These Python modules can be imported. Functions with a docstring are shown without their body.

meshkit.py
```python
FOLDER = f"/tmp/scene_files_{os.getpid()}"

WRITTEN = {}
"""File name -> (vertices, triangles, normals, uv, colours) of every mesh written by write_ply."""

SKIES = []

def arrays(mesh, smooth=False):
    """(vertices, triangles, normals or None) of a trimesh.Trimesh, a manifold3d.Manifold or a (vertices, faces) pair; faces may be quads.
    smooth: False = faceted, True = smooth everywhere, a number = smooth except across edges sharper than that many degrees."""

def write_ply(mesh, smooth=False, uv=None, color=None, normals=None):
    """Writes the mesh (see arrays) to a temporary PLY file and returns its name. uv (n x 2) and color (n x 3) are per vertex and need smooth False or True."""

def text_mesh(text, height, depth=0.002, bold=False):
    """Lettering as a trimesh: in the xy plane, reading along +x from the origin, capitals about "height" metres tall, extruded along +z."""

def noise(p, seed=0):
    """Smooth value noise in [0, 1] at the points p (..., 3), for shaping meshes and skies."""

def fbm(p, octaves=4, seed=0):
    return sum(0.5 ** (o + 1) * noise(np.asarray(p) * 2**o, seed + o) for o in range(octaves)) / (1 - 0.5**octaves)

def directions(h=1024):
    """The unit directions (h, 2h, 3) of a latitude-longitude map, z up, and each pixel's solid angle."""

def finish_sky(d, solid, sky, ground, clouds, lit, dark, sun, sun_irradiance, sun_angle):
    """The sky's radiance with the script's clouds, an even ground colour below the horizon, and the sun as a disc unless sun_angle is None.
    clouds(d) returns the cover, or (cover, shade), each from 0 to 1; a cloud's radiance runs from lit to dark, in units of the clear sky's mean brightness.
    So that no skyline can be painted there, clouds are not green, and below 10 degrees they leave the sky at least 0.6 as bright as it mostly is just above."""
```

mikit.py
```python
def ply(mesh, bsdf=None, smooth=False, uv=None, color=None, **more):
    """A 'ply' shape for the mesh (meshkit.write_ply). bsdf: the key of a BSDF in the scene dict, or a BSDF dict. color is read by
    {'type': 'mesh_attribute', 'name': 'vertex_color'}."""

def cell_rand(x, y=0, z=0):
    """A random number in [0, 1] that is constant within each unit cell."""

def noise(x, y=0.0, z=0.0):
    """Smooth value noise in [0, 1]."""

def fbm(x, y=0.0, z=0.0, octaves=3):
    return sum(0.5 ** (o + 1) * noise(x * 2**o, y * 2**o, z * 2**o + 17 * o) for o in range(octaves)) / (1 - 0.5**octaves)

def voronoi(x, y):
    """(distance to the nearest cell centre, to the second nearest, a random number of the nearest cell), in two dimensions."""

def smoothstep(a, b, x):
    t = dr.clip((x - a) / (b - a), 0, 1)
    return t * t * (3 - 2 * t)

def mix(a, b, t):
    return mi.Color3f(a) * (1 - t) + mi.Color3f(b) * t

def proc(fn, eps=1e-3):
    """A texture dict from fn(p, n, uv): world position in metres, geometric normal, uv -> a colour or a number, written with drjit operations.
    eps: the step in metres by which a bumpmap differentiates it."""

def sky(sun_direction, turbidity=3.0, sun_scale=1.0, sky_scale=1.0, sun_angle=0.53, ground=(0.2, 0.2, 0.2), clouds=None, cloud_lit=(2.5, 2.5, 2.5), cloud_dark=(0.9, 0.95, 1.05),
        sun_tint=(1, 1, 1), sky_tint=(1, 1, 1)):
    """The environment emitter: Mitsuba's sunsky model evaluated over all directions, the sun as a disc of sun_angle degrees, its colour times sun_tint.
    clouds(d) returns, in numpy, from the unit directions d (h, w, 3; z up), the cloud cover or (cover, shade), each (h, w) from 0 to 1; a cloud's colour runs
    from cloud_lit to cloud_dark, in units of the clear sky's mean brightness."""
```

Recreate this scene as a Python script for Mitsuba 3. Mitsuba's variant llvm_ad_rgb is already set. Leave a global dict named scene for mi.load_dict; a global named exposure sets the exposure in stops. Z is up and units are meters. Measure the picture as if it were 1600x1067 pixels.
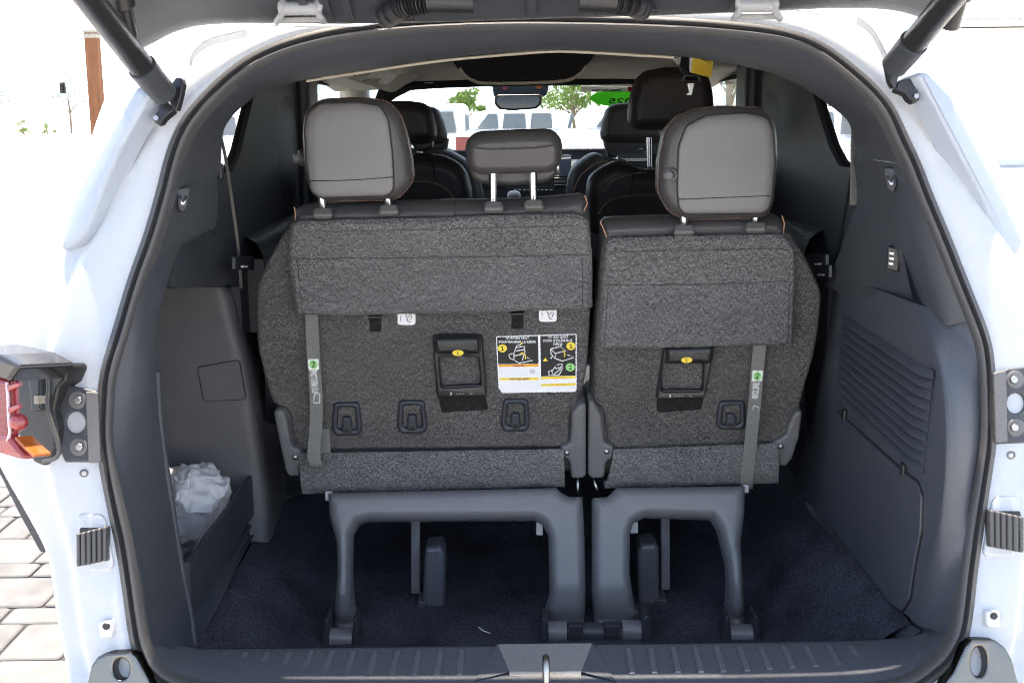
import math, random
import numpy as np, trimesh, drjit as dr, mitsuba as mi
import mapbox_earcut as earcut
import shapely.geometry as sg
import mikit, meshkit
from mikit import proc, noise, fbm, cell_rand, smoothstep, mix

random.seed(7); RNG = np.random.default_rng(7)
A = np.array
scene, labels = {}, {}

# ------------------------------------------------------------------ camera, sky, exposure
CAM, FOC, PITCH, ROLL = A([0., 0., 1.42]), 1900.0, math.radians(10.5), math.radians(0.6)
FWD = A([0, math.cos(PITCH), -math.sin(PITCH)])
R0, U0 = A([1., 0, 0]), A([0, math.sin(PITCH), math.cos(PITCH)])
RT, UP = R0*math.cos(ROLL) - U0*math.sin(ROLL), U0*math.cos(ROLL) + R0*math.sin(ROLL)
exposure = 3.5
scene['camera'] = {'type': 'perspective', 'fov': 2*math.degrees(math.atan(800/FOC)), 'fov_axis': 'x', 'near_clip': 0.05, 'far_clip': 2000.0,
    'to_world': mi.ScalarTransform4f().look_at(origin=CAM.tolist(), target=(CAM+FWD).tolist(), up=UP.tolist())}
SUN = A([-0.05, 0.20, 0.97])
scene['sky'] = mikit.sky(SUN.tolist(), turbidity=3.5, sun_scale=1.0, sky_scale=1.0, sun_angle=0.6, ground=(0.32, 0.31, 0.30),
    clouds=lambda d: np.clip(meshkit.fbm(d*3.0 + 5, 4)*1.5 - 0.45, 0.12, 0.7), cloud_lit=(2.0, 2.0, 2.0), cloud_dark=(1.0, 1.05, 1.1))

# ------------------------------------------------------------------ measuring: a sight line of the survey photograph meets a real plane of the car
def ray(px, py):
    return FWD + RT*(px-800)/FOC - UP*(py-533.5)/FOC
def hit(px, py, p0, n):
    d = ray(px, py)
    return CAM + d*(np.dot(A(p0)-CAM, n)/np.dot(d, n))
def at(px, py, y): return hit(px, py, (0, y, 0), A([0, 1., 0]))
def atx(px, py, x): return hit(px, py, (x, 0, 0), A([1., 0, 0]))
def atz(px, py, z): return hit(px, py, (0, 0, z), A([0, 0, 1.]))
class Plane:
    def __init__(s, p0, u, v):
        s.p0, s.u = A(p0, float), A(u, float)/np.linalg.norm(u)
        v = A(v, float); v = v - s.u*np.dot(v, s.u); s.v = v/np.linalg.norm(v)
        s.n = np.cross(s.u, s.v)
    def uv(s, px, py, h=0.0):
        p = hit(px, py, s.p0+s.n*h, s.n) - s.p0
        return A([np.dot(p, s.u), np.dot(p, s.v)])
    def uvs(s, pts, h=0.0): return A([s.uv(x, y, h) for x, y in pts])
    def to3(s, uv, h=0.0):
        uv = np.atleast_2d(uv)
        return s.p0 + uv[:, :1]*s.u + uv[:, 1:2]*s.v + s.n*h
    def lift(s, h): return Plane(s.p0+s.n*h, s.u, s.v)
def yplane(y): return Plane((0, y, 0), (1, 0, 0), (0, 0, 1))
OP = Plane((0, 1.80, 0.60), (1, 0, 0), (0, 0.26, 0.95))          # plane of the tailgate opening
ST = Plane((0, 2.50, 0.64), (1, 0, 0), (0, -0.08, 0.58))         # rear face of the third row
FR = Plane((0, 2.30, 0.40), (1, 0, 0), (0, 0.12, 0.26))          # stow frame under the third row
CX = 0.05                                                       # centre line of the car

# ------------------------------------------------------------------ mesh helpers
def join(*ms):
    ms = [m for m in ms if m is not None]
    return trimesh.util.concatenate(ms)
def tm(v, f): return trimesh.Trimesh(A(v, float), A(f, int), process=False)
def chaikin(P, it=2, closed=False):
    P = A(P, float)
    for _ in range(it):
        if closed:
            Q = np.roll(P, -1, 0); P = np.stack([.75*P+.25*Q, .25*P+.75*Q], 1).reshape(-1, P.shape[1])
        else:
            a, b = P[:-1], P[1:]
            P = np.vstack([P[:1], np.stack([.75*a+.25*b, .25*a+.75*b], 1).reshape(-1, P.shape[1]), P[-1:]])
    return P
def resample(P, n, closed=False, t=None):
    P = A(P, float)
    if closed: P = np.vstack([P, P[:1]])
    s = np.r_[0, np.cumsum(np.linalg.norm(np.diff(P, axis=0), axis=1))]
    q = np.linspace(0, s[-1], n, endpoint=not closed) if t is None else A(t)*s[-1]
    return np.stack([np.interp(q, s, P[:, k]) for k in range(P.shape[1])], 1)
def grid(G, thick=0.0, closed_u=False, toward=None):
    G = A(G, float); n, m = G.shape[:2]
    i, j = np.meshgrid(np.arange(n if closed_u else n-1), np.arange(m-1), indexing='ij')
    i2 = (i+1) % n
    q = np.stack([i*m+j, i2*m+j, i2*m+j+1, i*m+j+1], -1).reshape(-1, 4)
    f = np.vstack([q[:, [0, 1, 2]], q[:, [0, 2, 3]]])
    V = G.reshape(-1, 3)
    if toward is not None and tm(V, f).face_normals.mean(0) @ toward < 0: f = f[:, ::-1]
    if not thick: return tm(V, f)
    N = tm(V, f).vertex_normals
    V2 = V - N*thick; k = len(V)
    F = [f, f[:, ::-1]+k]
    if closed_u:
        borders = [[a*m for a in range(n)] + [0], [a*m+m-1 for a in range(n)] + [m-1]]
    else:
        borders = [list(range(m)) + [a*m+m-1 for a in range(1, n)] + [(n-1)*m+b for b in range(m-2, -1, -1)] + [a*m for a in range(n-2, -1, -1)]]
    for b in borders:
        b = A(b); F.append(np.stack([b[:-1], b[:-1]+k, b[1:]+k], 1)); F.append(np.stack([b[:-1], b[1:]+k, b[1:]], 1))
    return tm(np.vstack([V, V2]), np.vstack(F))
def loft(curves, n=40, m=None, sm=1, thick=0.0):
    """A smooth skin over open curves (lists of points); m rows between the first and the last curve."""
    C = A([resample(chaikin(c, sm) if sm else c, n) for c in curves])
    if m:
        from scipy.interpolate import PchipInterpolator
        L = np.r_[0, np.cumsum([max(1e-4, np.linalg.norm(C[k+1]-C[k], axis=1).mean()) for k in range(len(C)-1)])]
        C = PchipInterpolator(L, C, axis=0)(np.linspace(0, L[-1], m))
    return grid(C, thick)
def ccw(P):
    P = A(P, float); x, y = P[:, 0], P[:, 1]
    return P if np.sum(x*np.roll(y, -1)-np.roll(x, -1)*y) > 0 else P[::-1]
def ring_normals(P):
    a = P - np.roll(P, 1, 0); b = np.roll(P, -1, 0) - P
    na = np.stack([a[:, 1], -a[:, 0]], 1); nb = np.stack([b[:, 1], -b[:, 0]], 1)
    na /= np.linalg.norm(na, axis=1, keepdims=True)+1e-12; nb /= np.linalg.norm(nb, axis=1, keepdims=True)+1e-12
    s = na+nb; s /= np.maximum(np.linalg.norm(s, axis=1, keepdims=True), 1e-9)
    c = np.maximum((s*na).sum(1, keepdims=True), 0.5)
    return s/c
def fillet(P, r, seg=5):
    """Rounds the corners of a polygon, convex and concave."""
    g = sg.Polygon(P).buffer(0)
    q = g.buffer(-r, quad_segs=seg).buffer(2*r, quad_segs=seg).buffer(-r, quad_segs=seg) if r > 0 else g
    if q.geom_type != 'Polygon' or q.is_empty: q = g if g.geom_type == 'Polygon' else max(g.geoms, key=lambda a: a.area)
    c = A(q.simplify(r*0.01 if r > 0 else 0).exterior.coords)[:-1]
    keep = np.linalg.norm(c-np.roll(c, 1, 0), axis=1) > 1e-5
    return ccw(c[keep])
def slab(pl, outer, profile, holes=(), back=True):
    """A plate on a plane: outline and holes in the plane's metres, profile = [(height, inset), ...] from the foot to the top."""
    rings = [ccw(outer)] + [ccw(h)[::-1] for h in holes]
    nr = [ring_normals(r) for r in rings]; cnt = [len(r) for r in rings]; tot = sum(cnt)
    V, F = [], []
    for h, ins in profile:
        for r, n in zip(rings, nr): V.append(pl.to3(r - n*ins, h))
    V = np.vstack(V)
    for k in range(len(profile)-1):
        o = 0
        for c in cnt:
            i = np.arange(c); j = (i+1) % c; a, b = k*tot+o, (k+1)*tot+o
            F += [np.stack([a+i, a+j, b+j], 1), np.stack([a+i, b+j, b+i], 1)]; o += c
    def cap(k, flip):
        h, ins = profile[k]
        p = np.vstack([r - n*ins for r, n in zip(rings, nr)])
        t = earcut.triangulate_float64(p, np.cumsum(cnt).astype(np.uint32)).reshape(-1, 3).astype(int) + k*tot
        return t[:, ::-1] if flip else t
    F.append(cap(len(profile)-1, False))
    if back: F.append(cap(0, True))
    return tm(V, np.vstack(F))
def bev(h0, h1, b=0.002, n=3):
    """Profile from h0 to h1 with a rounded top edge of radius b."""
    return [(h0, 0)] + [(h1-b+b*math.sin(t), b-b*math.cos(t)) for t in np.linspace(0, math.pi/2, n+1)]
def pill(h0, h1, b0, b1, n=5):
    """Profile rounded at the foot (b0) and at the top (b1)."""
    lo = [(h0+b0-b0*math.cos(t), b0-b0*math.sin(t)) for t in np.linspace(0, math.pi/2, n+1)]
    return lo + [(h1-b1+b1*math.sin(t), b1-b1*math.cos(t)) for t in np.linspace(0, math.pi/2, n+1)]
def plate(pl, pts, h0, h1, b=0.002, r=0.004, holes=(), lift=None, n=3):
    lift = h1 if lift is None else lift
    return slab(pl, fillet(pl.uvs(pts, lift), r), bev(h0, h1, b, n), [fillet(pl.uvs(q, lift), rr) for q, rr in holes])
def ellipse_px(cx, cy, rx, ry, n=28):
    t = np.linspace(0, 2*math.pi, n, endpoint=False)
    return [(cx+rx*math.cos(a), cy+ry*math.sin(a)) for a in t]
def quad_px(x0, y0, x1, y1): return [(x0, y0), (x1, y0), (x1, y1), (x0, y1)]
def tube(P, r, sides=12, caps=True, sm=0):
    P = chaikin(P, sm) if sm else A(P, float)
    t = np.gradient(P, axis=0); t /= np.linalg.norm(t, axis=1, keepdims=True)+1e-12
    r = np.broadcast_to(r, (len(P),))
    ref = A([0, 0, 1.]) if abs(t[0, 2]) < .9 else A([1., 0, 0])
    a = np.cross(t[0], ref); a /= np.linalg.norm(a); rows = []
    ang = np.arange(sides)*2*math.pi/sides
    for p, d, rr in zip(P, t, r):
        a = a - d*np.dot(a, d); a /= np.linalg.norm(a); b = np.cross(d, a)
        rows.append(p + rr*(np.cos(ang)[:, None]*a + np.sin(ang)[:, None]*b))
    V = np.vstack(rows); n = len(P); F = []
    for i in range(n-1):
        k = np.arange(sides); k2 = (k+1) % sides
        F += [np.stack([i*sides+k, i*sides+k2, (i+1)*sides+k2], 1), np.stack([i*sides+k, (i+1)*sides+k2, (i+1)*sides+k], 1)]
    if caps:
        V = np.vstack([V, P[:1], P[-1:]]); k = np.arange(sides); k2 = (k+1) % sides
        F += [np.stack([k2, k, k*0+n*sides], 1), np.stack([(n-1)*sides+k, (n-1)*sides+k2, k*0+n*sides+1], 1)]
    return tm(V, np.vstack(F))
def ribbon(P, width, thick, side):
    """A flat strap along P, width along the vector side."""
    P = A(P, float); t = np.gradient(P, axis=0); t /= np.linalg.norm(t, axis=1, keepdims=True)
    s = A(side, float)/np.linalg.norm(side); nn = np.cross(t, s); nn /= np.linalg.norm(nn, axis=1, keepdims=True)
    w = np.broadcast_to(width, (len(P),))[:, None]
    e = 0.2
    ring = [(-.5, -.5), (-.5, .5), (-.5+e*.1, .6), (.5-e*.1, .6), (.5, .5), (.5, -.5)]
    G = np.stack([P + s*w*a + nn*thick*b for a, b in ring], 0)
    return grid(G, closed_u=True)
def rbox(c, size, r=0.004, rot=None):
    """A box with rounded edges."""
    sx, sy, sz = size; pl = Plane((0, 0, 0), (1, 0, 0), (0, 1, 0))
    r = min(r, sx*.45, sy*.45, sz*.45)
    P = fillet([(-sx/2, -sy/2), (sx/2, -sy/2), (sx/2, sy/2), (-sx/2, sy/2)], r, 3)
    m = slab(pl, P, pill(-sz/2, sz/2, r, r, 2))
    if rot is not None: m.apply_transform(rot)
    m.apply_translation(c); return m
def frustum(p0, p1, r0, r1, n=20): return tube([p0, p1], [r0, r1], n)
def disc(pl, c_uv, r, h0, h1, b=0.001, n=24):
    t = np.linspace(0, 2*math.pi, n, endpoint=False)
    return slab(pl, A(c_uv)+r*np.stack([np.cos(t), np.sin(t)], 1), bev(h0, h1, b, 2))
def letters(pl, uv, text, height, h, depth=0.0004, rot=0.0, bold=True, mirror=False, centre=True, xs=1.0):
    m = meshkit.text_mesh(text, height, depth, bold=bold)
    v = np.array(m.vertices)
    if centre: v[:, 0] -= (v[:, 0].min()+v[:, 0].max())/2
    v[:, 0] *= xs
    if mirror: v[:, 0] *= -1
    c, s = math.cos(rot), math.sin(rot)
    w = np.stack([v[:, 0]*c-v[:, 1]*s, v[:, 0]*s+v[:, 1]*c], 1) + A(uv)
    V = pl.p0 + w[:, :1]*pl.u + w[:, 1:2]*pl.v + pl.n*(h+v[:, 2:3])
    return tm(V, m.faces)

def domed(pl, poly, rings, foot, step=.0045):
    """A plate with a wide rounded edge of any outline: rings = [(distance from the edge, height), ...]."""
    from scipy.spatial import Delaunay
    g = sg.Polygon(poly); P2, H = [], []
    for d, h in rings:
        b = g.buffer(-d) if d else g
        for q in getattr(b, 'geoms', [b]):
            if q.is_empty: continue
            for c in [q.exterior, *q.interiors]:
                n = max(8, int(c.length/step)); p = resample(A(c.coords)[:-1], n, True); P2.append(p); H.append(np.full(n, h))
                if not d: edge = p
    P2, H = np.vstack(P2), np.concatenate(H)
    t = Delaunay(P2).simplices; c = P2[t].mean(1)
    import shapely
    t = t[shapely.contains_xy(g, c[:, 0], c[:, 1])]
    a, b, c = (P2[t[:, k]] for k in range(3)); fl = np.cross(b-a, c-a) < 0; t[fl] = t[fl][:, ::-1]
    top = pl.p0 + P2[:, :1]*pl.u + P2[:, 1:]*pl.v + H[:, None]*pl.n
    e = ccw(edge); n = len(e); i = np.arange(n); j = (i+1) % n
    hs = np.linspace(foot, rings[0][1], 4); V = np.vstack([pl.to3(e, h) for h in hs]); F = []
    for k in range(3): F += [np.stack([k*n+i, k*n+j, (k+1)*n+j], 1), np.stack([k*n+i, (k+1)*n+j, (k+1)*n+i], 1)]
    return join(tm(top, t), tm(V, np.vstack(F)))

# ------------------------------------------------------------------ scene book-keeping
def numbered(k):
    if k not in scene and k not in labels and not any(q.startswith(k+'__') for q in scene): return k
    i = 1
    while f'{k}_{i:03d}' in scene or f'{k}_{i:03d}' in labels or any(q.startswith(f'{k}_{i:03d}__') for q in scene): i += 1
    return f'{k}_{i:03d}'
def thing(name, label, cat, group=None):
    k = numbered(name); labels[k] = {'label': label, 'category': cat}
    if group: labels[k]['group'] = group
    return k
def add(parent, name, mesh, mat, smooth=35, label=None, **kw):
    k = numbered(f'{parent}__{name}' if parent else name)
    scene[k] = mikit.ply(mesh, mat, smooth=smooth)
    if label: labels[k] = {'label': label}
    if kw: labels.setdefault(k, {}).update(kw)
    return k

# ------------------------------------------------------------------ materials
def bsdf(key, d): scene[key] = {'type': 'twosided', 'b': d}; return key
def rgb(*c): return {'type': 'rgb', 'value': list(c)}
def pri(base, rough=.5, spec=.5, metal=0., **k):
    return {'type': 'principled', 'base_color': base if isinstance(base, dict) else rgb(*base), 'roughness': rough, 'specular': spec, 'metallic': metal, **k}
def bumped(b, fn, scale, eps=8e-4): return {'type': 'bumpmap', 'b': b, 't': proc(fn, eps), 'scale': scale}
def grain(p, n, uv): return noise(p.x*480, p.y*480, p.z*480)
def hide(p, n, uv): return fbm(p.x*380, p.y*380, p.z*380, 2)
def plast(c, amp=.2):
    def f(p, n, uv): return mi.Color3f(*c)*(1-amp+2*amp*(0.6*noise(p.x*430, p.y*430, p.z*430)+0.4*fbm(p.x*9, p.y*9, p.z*9, 3)))
    return proc(f)
def pile(lo, hi, fr, warm=(1, 1, 1), big=.2):
    """Carpet pile: light and dark tufts, with broad worn patches."""
    def f(p, n, uv):
        a = noise(p.x*fr, p.y*fr, p.z*fr)*.6 + cell_rand(p.x*fr*1.1, p.y*fr*1.1, p.z*fr*1.1)*.4
        w = (1 - big + 2*big*fbm(p.x*11, p.y*11, p.z*11, 3))*(.86+.28*fbm(p.x*95, p.y*95, p.z*95, 2))
        return mi.Color3f(*warm)*((lo+(hi-lo)*a*a)*w)
    return proc(f)
def pilebump(p, n, uv): return noise(p.x*520, p.y*520, p.z*520)
M_PAINT = bsdf('m_paint', pri((.43, .45, .475), .24, .5, clearcoat=1., clearcoat_gloss=.95))
M_TRIM = bsdf('m_trim', bumped(pri(plast((.043, .048, .057)), .42, .5), grain, 4e-4))
M_TRIM2 = bsdf('m_trim2', bumped(pri(plast((.030, .034, .042)), .42, .5), grain, 4e-4))
M_GREY = bsdf('m_grey', bumped(pri(plast((.125, .124, .128)), .44, .45), grain, 4e-4))
M_FRAME = bsdf('m_frame', pri(plast((.150, .154, .164), .12), .34, .5))
M_BLACK = bsdf('m_black', pri((.018, .018, .02), .32, .5))
M_GARNISH_SHADE = bsdf('m_garnish', pri((.33, .37, .43), .3, .5, clearcoat=.6))  # shade of the pillar side painted in as a blue grey base
M_GLOSS = bsdf('m_gloss', pri((.012, .012, .014), .06, .6, clearcoat=1.))
M_RUBBER = bsdf('m_rubber', pri(plast((.060, .060, .062), .15), .42, .6))
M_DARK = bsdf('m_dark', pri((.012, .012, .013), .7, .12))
M_LIT_PANEL = bsdf('m_panel', bumped(pri(plast((.148, .143, .143), .12), .36, .6), hide, 9e-4))  # paler copy of the leather, reflected sky light put into its colour
M_STRIP = bsdf('m_strip', pri(plast((.095, .10, .115)), .45, .5))
M_RECESS_SHADE = bsdf('m_recess', pri(pile(.008, .05, 500, (1., .96, .92)), .95, .1))  # dark pile standing in for shade, laid on as flat patches
M_WALL = bsdf('m_wall', bumped(pri(plast((.054, .061, .075)), .40, .55), grain, 4e-4))
M_BASE = bsdf('m_base', pri(plast((.11, .105, .103)), .4, .5))
M_SILL = bsdf('m_sill', bumped(pri(plast((.076, .083, .098)), .38, .5), grain, 4e-4))
M_LATCH = bsdf('m_latch', bumped(pri(plast((.22, .215, .21)), .5, .4), grain, 4e-4))
M_HINGE = bsdf('m_hinge', pri((.30, .31, .32), .4, .5))
M_CARPET = bsdf('m_carpet', bumped(pri(pile(.016, .31, 470, (1.0, .945, .90)), .95, .1), pilebump, 1.2e-3))
M_FLAP = bsdf('m_flap', bumped(pri(pile(.024, .39, 470, (1.0, .985, .975)), .95, .1), pilebump, 1.2e-3))
M_FLOOR = bsdf('m_floor', bumped(pri(pile(.016, .13, 500, (.90, .96, 1.25), .6), .95, .1), pilebump, 1e-3))
M_LEATHER = bsdf('m_leather', bumped(pri(plast((.060, .057, .058), .12), .36, .5), hide, 9e-4))
M_LEATHER2 = bsdf('m_leather2', bumped(pri(plast((.040, .034, .033), .1), .42, .5), hide, 8e-4))
M_LINER = bsdf('m_liner', pri(plast((.40, .385, .35), .06), .95, .1))
M_CREAM = bsdf('m_cream', pri((.36, .33, .27), .6, .3))
M_CHROME = bsdf('m_chrome', {'type': 'roughconductor', 'alpha': .12, 'specular_reflectance': rgb(.8, .82, .85)})
M_STEEL = bsdf('m_steel', {'type': 'roughconductor', 'alpha': .25, 'specular_reflectance': rgb(.45, .44, .42)})
def web(p, n, uv): return mi.Color3f(.17, .17, .155)*(.7+.6*noise(p.x*260, p.y*260, p.z*900))
M_WEB = bsdf('m_web', pri(proc(web), .8, .2))
M_WHITE = bsdf('m_white', pri((.82, .82, .82), .5, .4))
M_SILVER = bsdf('m_silver', pri((.55, .56, .57), .35, .5))
M_INK = bsdf('m_ink', pri((.016, .016, .016), .5, .4))
M_YELLOW = bsdf('m_yellow', pri((.80, .62, .06), .5, .4))
M_ORANGE = bsdf('m_orange', pri((.80, .36, .03), .5, .4))
M_GREEN = bsdf('m_green', pri((.30, .66, .22), .5, .4))
M_STITCH = bsdf('m_stitch', pri((.50, .27, .18), .7, .2))
M_SEAM = bsdf('m_seam', pri((.045, .043, .042), .9, .1))
M_REDLENS = bsdf('m_red_lens', pri((.20, .006, .010), .08, .6, clearcoat=1.))
M_PINK = bsdf('m_pink_lens', pri((.26, .035, .038), .12, .6, clearcoat=1.))
M_MIRROR = bsdf('m_mirror', {'type': 'roughconductor', 'alpha': .06, 'specular_reflectance': rgb(.17, .165, .155)})
M_LENSWHITE = bsdf('m_lens_white', pri((.55, .42, .42), .1, .6, clearcoat=1.))
M_AMBER = bsdf('m_amber_lens', pri((.34, .075, .006), .12, .6, clearcoat=1.))
M_GLASS = 'm_glass'; scene['m_glass'] = {'type': 'thindielectric', 'int_ior': 1.5, 'specular_transmittance': rgb(.88, .93, .91)}
M_BAG = 'm_bag'; scene['m_bag'] = {'type': 'principledthin', 'base_color': rgb(.93, .93, .95), 'roughness': .25, 'diff_trans': .7, 'eta': 1.45}
M_FILM = 'm_film'; scene['m_film'] = {'type': 'principledthin', 'base_color': rgb(.82, .84, .88), 'roughness': .12, 'spec_trans': .80, 'diff_trans': .3, 'eta': 1.45}
def conc(p, n, uv): return mi.Color3f(.155, .159, .166)*(.75+.5*fbm(p.x*14, p.y*14, p.z*14, 4))
M_PAVER = bsdf('m_paver', pri(proc(conc), .9, .2))
def conc2(p, n, uv): return mi.Color3f(.135, .139, .146)*(.72+.5*fbm(p.x*17+3, p.y*17, p.z*17, 4))
M_PAVER2 = bsdf('m_paver2', pri(proc(conc2), .9, .2))
def lot(p, n, uv):
    r = dr.floor(p.y/.36); fx = p.x/.42+r*.5; a = fx-dr.floor(fx); b = p.y/.36-r
    j = dr.minimum(dr.minimum(a, 1-a)*.42, dr.minimum(b, 1-b)*.36)
    return mi.Color3f(.38, .375, .365)*((.75+.4*fbm(p.x*6, p.y*6, 0., 4))*(.35+.65*smoothstep(.003, .008, j))*(.88+.24*cell_rand(fx, r)))
M_LOT = bsdf('m_lot', pri(proc(lot), .9, .2))
M_JOINT = bsdf('m_joint', pri((.055, .055, .057), .95, .1))
def wood(p, n, uv): return mix((.12, .05, .022), (.30, .14, .07), fbm(p.x*60, p.y*60, p.z*2.5, 4))
M_WOOD = bsdf('m_wood', pri(proc(wood), .75, .2))
def leafc(p, n, uv): return mix((.09, .17, .05), (.24, .33, .11), fbm(p.x*3, p.y*3, p.z*3, 3))
M_LEAF = 'm_leaf'; scene['m_leaf'] = {'type': 'principledthin', 'base_color': proc(leafc), 'roughness': .6, 'diff_trans': .7}
M_BARK = bsdf('m_bark', pri((.22, .17, .12), .9, .1))
M_STUCCO = bsdf('m_stucco', pri((.78, .77, .74), .9, .2))
M_TYRE = bsdf('m_tyre', pri((.03, .03, .032), .8, .2))
M_DARKGLASS = bsdf('m_dark_glass', pri((.10, .13, .16), .08, .6, clearcoat=1.))  # reflected sky put into the base as a lighter blue
M_CARWHITE = bsdf('m_car_white', pri((.80, .80, .80), .3, .5, clearcoat=1.))
M_CARDARK = bsdf('m_car_dark', pri((.05, .03, .03), .3, .5, clearcoat=1.))
M_SCREEN = bsdf('m_screen', pri((.10, .12, .16), .15, .5))
M_STICKGREEN = 'm_sticker_green'; scene[M_STICKGREEN] = {'type': 'principledthin', 'base_color': rgb(.12, .42, .06), 'roughness': .5, 'diff_trans': .9}

# ------------------------------------------------------------------ ground
gm = tm([[-400, -200, -.008], [400, -200, -.008], [400, 600, -.008], [-400, 600, -.008]], [[0, 1, 2], [0, 2, 3]])
scene['pavement'] = mikit.ply(gm, M_LOT)
labels['pavement'] = {'label': 'pale paver pavement around the van', 'kind': 'structure'}
jm = tm([[-2.75, 2.4, -.004], [-1.15, 2.4, -.004], [-1.15, 5.9, -.004], [-2.75, 5.9, -.004]], [[0, 1, 2], [0, 2, 3]])
add('pavement', 'sand_joint', jm, M_JOINT)
pr = random.Random(5); yy = 2.45; row = 0
while yy < 5.8:
    hgt = [.24, .12, .24, .24, .12][row % 5]
    xx = -2.75 + pr.random()*.2
    while xx < -1.25:
        w = pr.choice([.12, .18, .24, .30])
        z = pr.uniform(-.002, .002); g = .0045
        P = fillet([(xx+g, yy+g), (xx+w-g, yy+g), (xx+w-g, yy+hgt-g), (xx+g, yy+hgt-g)], .012, 2)
        pl = Plane((0, 0, z), (1, 0, 0), (0, 1, 0))
        add('pavement', 'paver', slab(pl, P, [(-.03, 0), (0, 0), (.004, .005)], back=False), pr.choice([M_PAVER, M_PAVER2]))
        xx += w
    yy += hgt; row += 1

# ------------------------------------------------------------------ van: body, opening, seals
van = thing('minivan', 'silver white minivan seen from behind with its tailgate raised over the open cargo area', 'minivan')
SEAL = [(229,1060),(210,1022),(202,984),(192,908),(183,850),(170,793),(158,732),(152,685),(154,637),(157,585),(176,525),(202,435),(225,375),(247,300),(261,239),(281,191),(309,157),
        (351,115),(400,81),(460,58),(540,40),(640,30),(740,25),(820,24),(920,25),(1020,28),(1110,33),(1200,42),(1242,51),(1284,67),(1326,98),(1369,135),(1397,169),(1419,219),(1436,253),(1453,300),(1485,375),
        (1511,442),(1545,525),(1552,570),(1555,637),(1554,697),(1547,740),(1536,813),(1524,896),(1518,957),(1511,999),(1490,1036),(1462,1060)]
SEALB = [(1430,1082),(1360,1097),(1240,1104),(1050,1107),(850,1107),(640,1108),(450,1104),(340,1098),(270,1085)]
ring_open = chaikin(OP.uvs(SEAL), 2)                                # left foot, over the top, right foot
ring_all = chaikin(OP.uvs(SEAL+SEALB), 2, True)
RA = resample(ring_all, 260, True)
if np.sum(RA[:, 0]*np.roll(RA[:, 1], -1)-np.roll(RA[:, 0], -1)*RA[:, 1]) < 0: RA = RA[::-1]
NA = ring_normals(RA)
for _ in range(3): NA = (np.roll(NA, 1, 0)+NA+np.roll(NA, -1, 0))/3
NA /= np.linalg.norm(NA, axis=1, keepdims=True)
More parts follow.
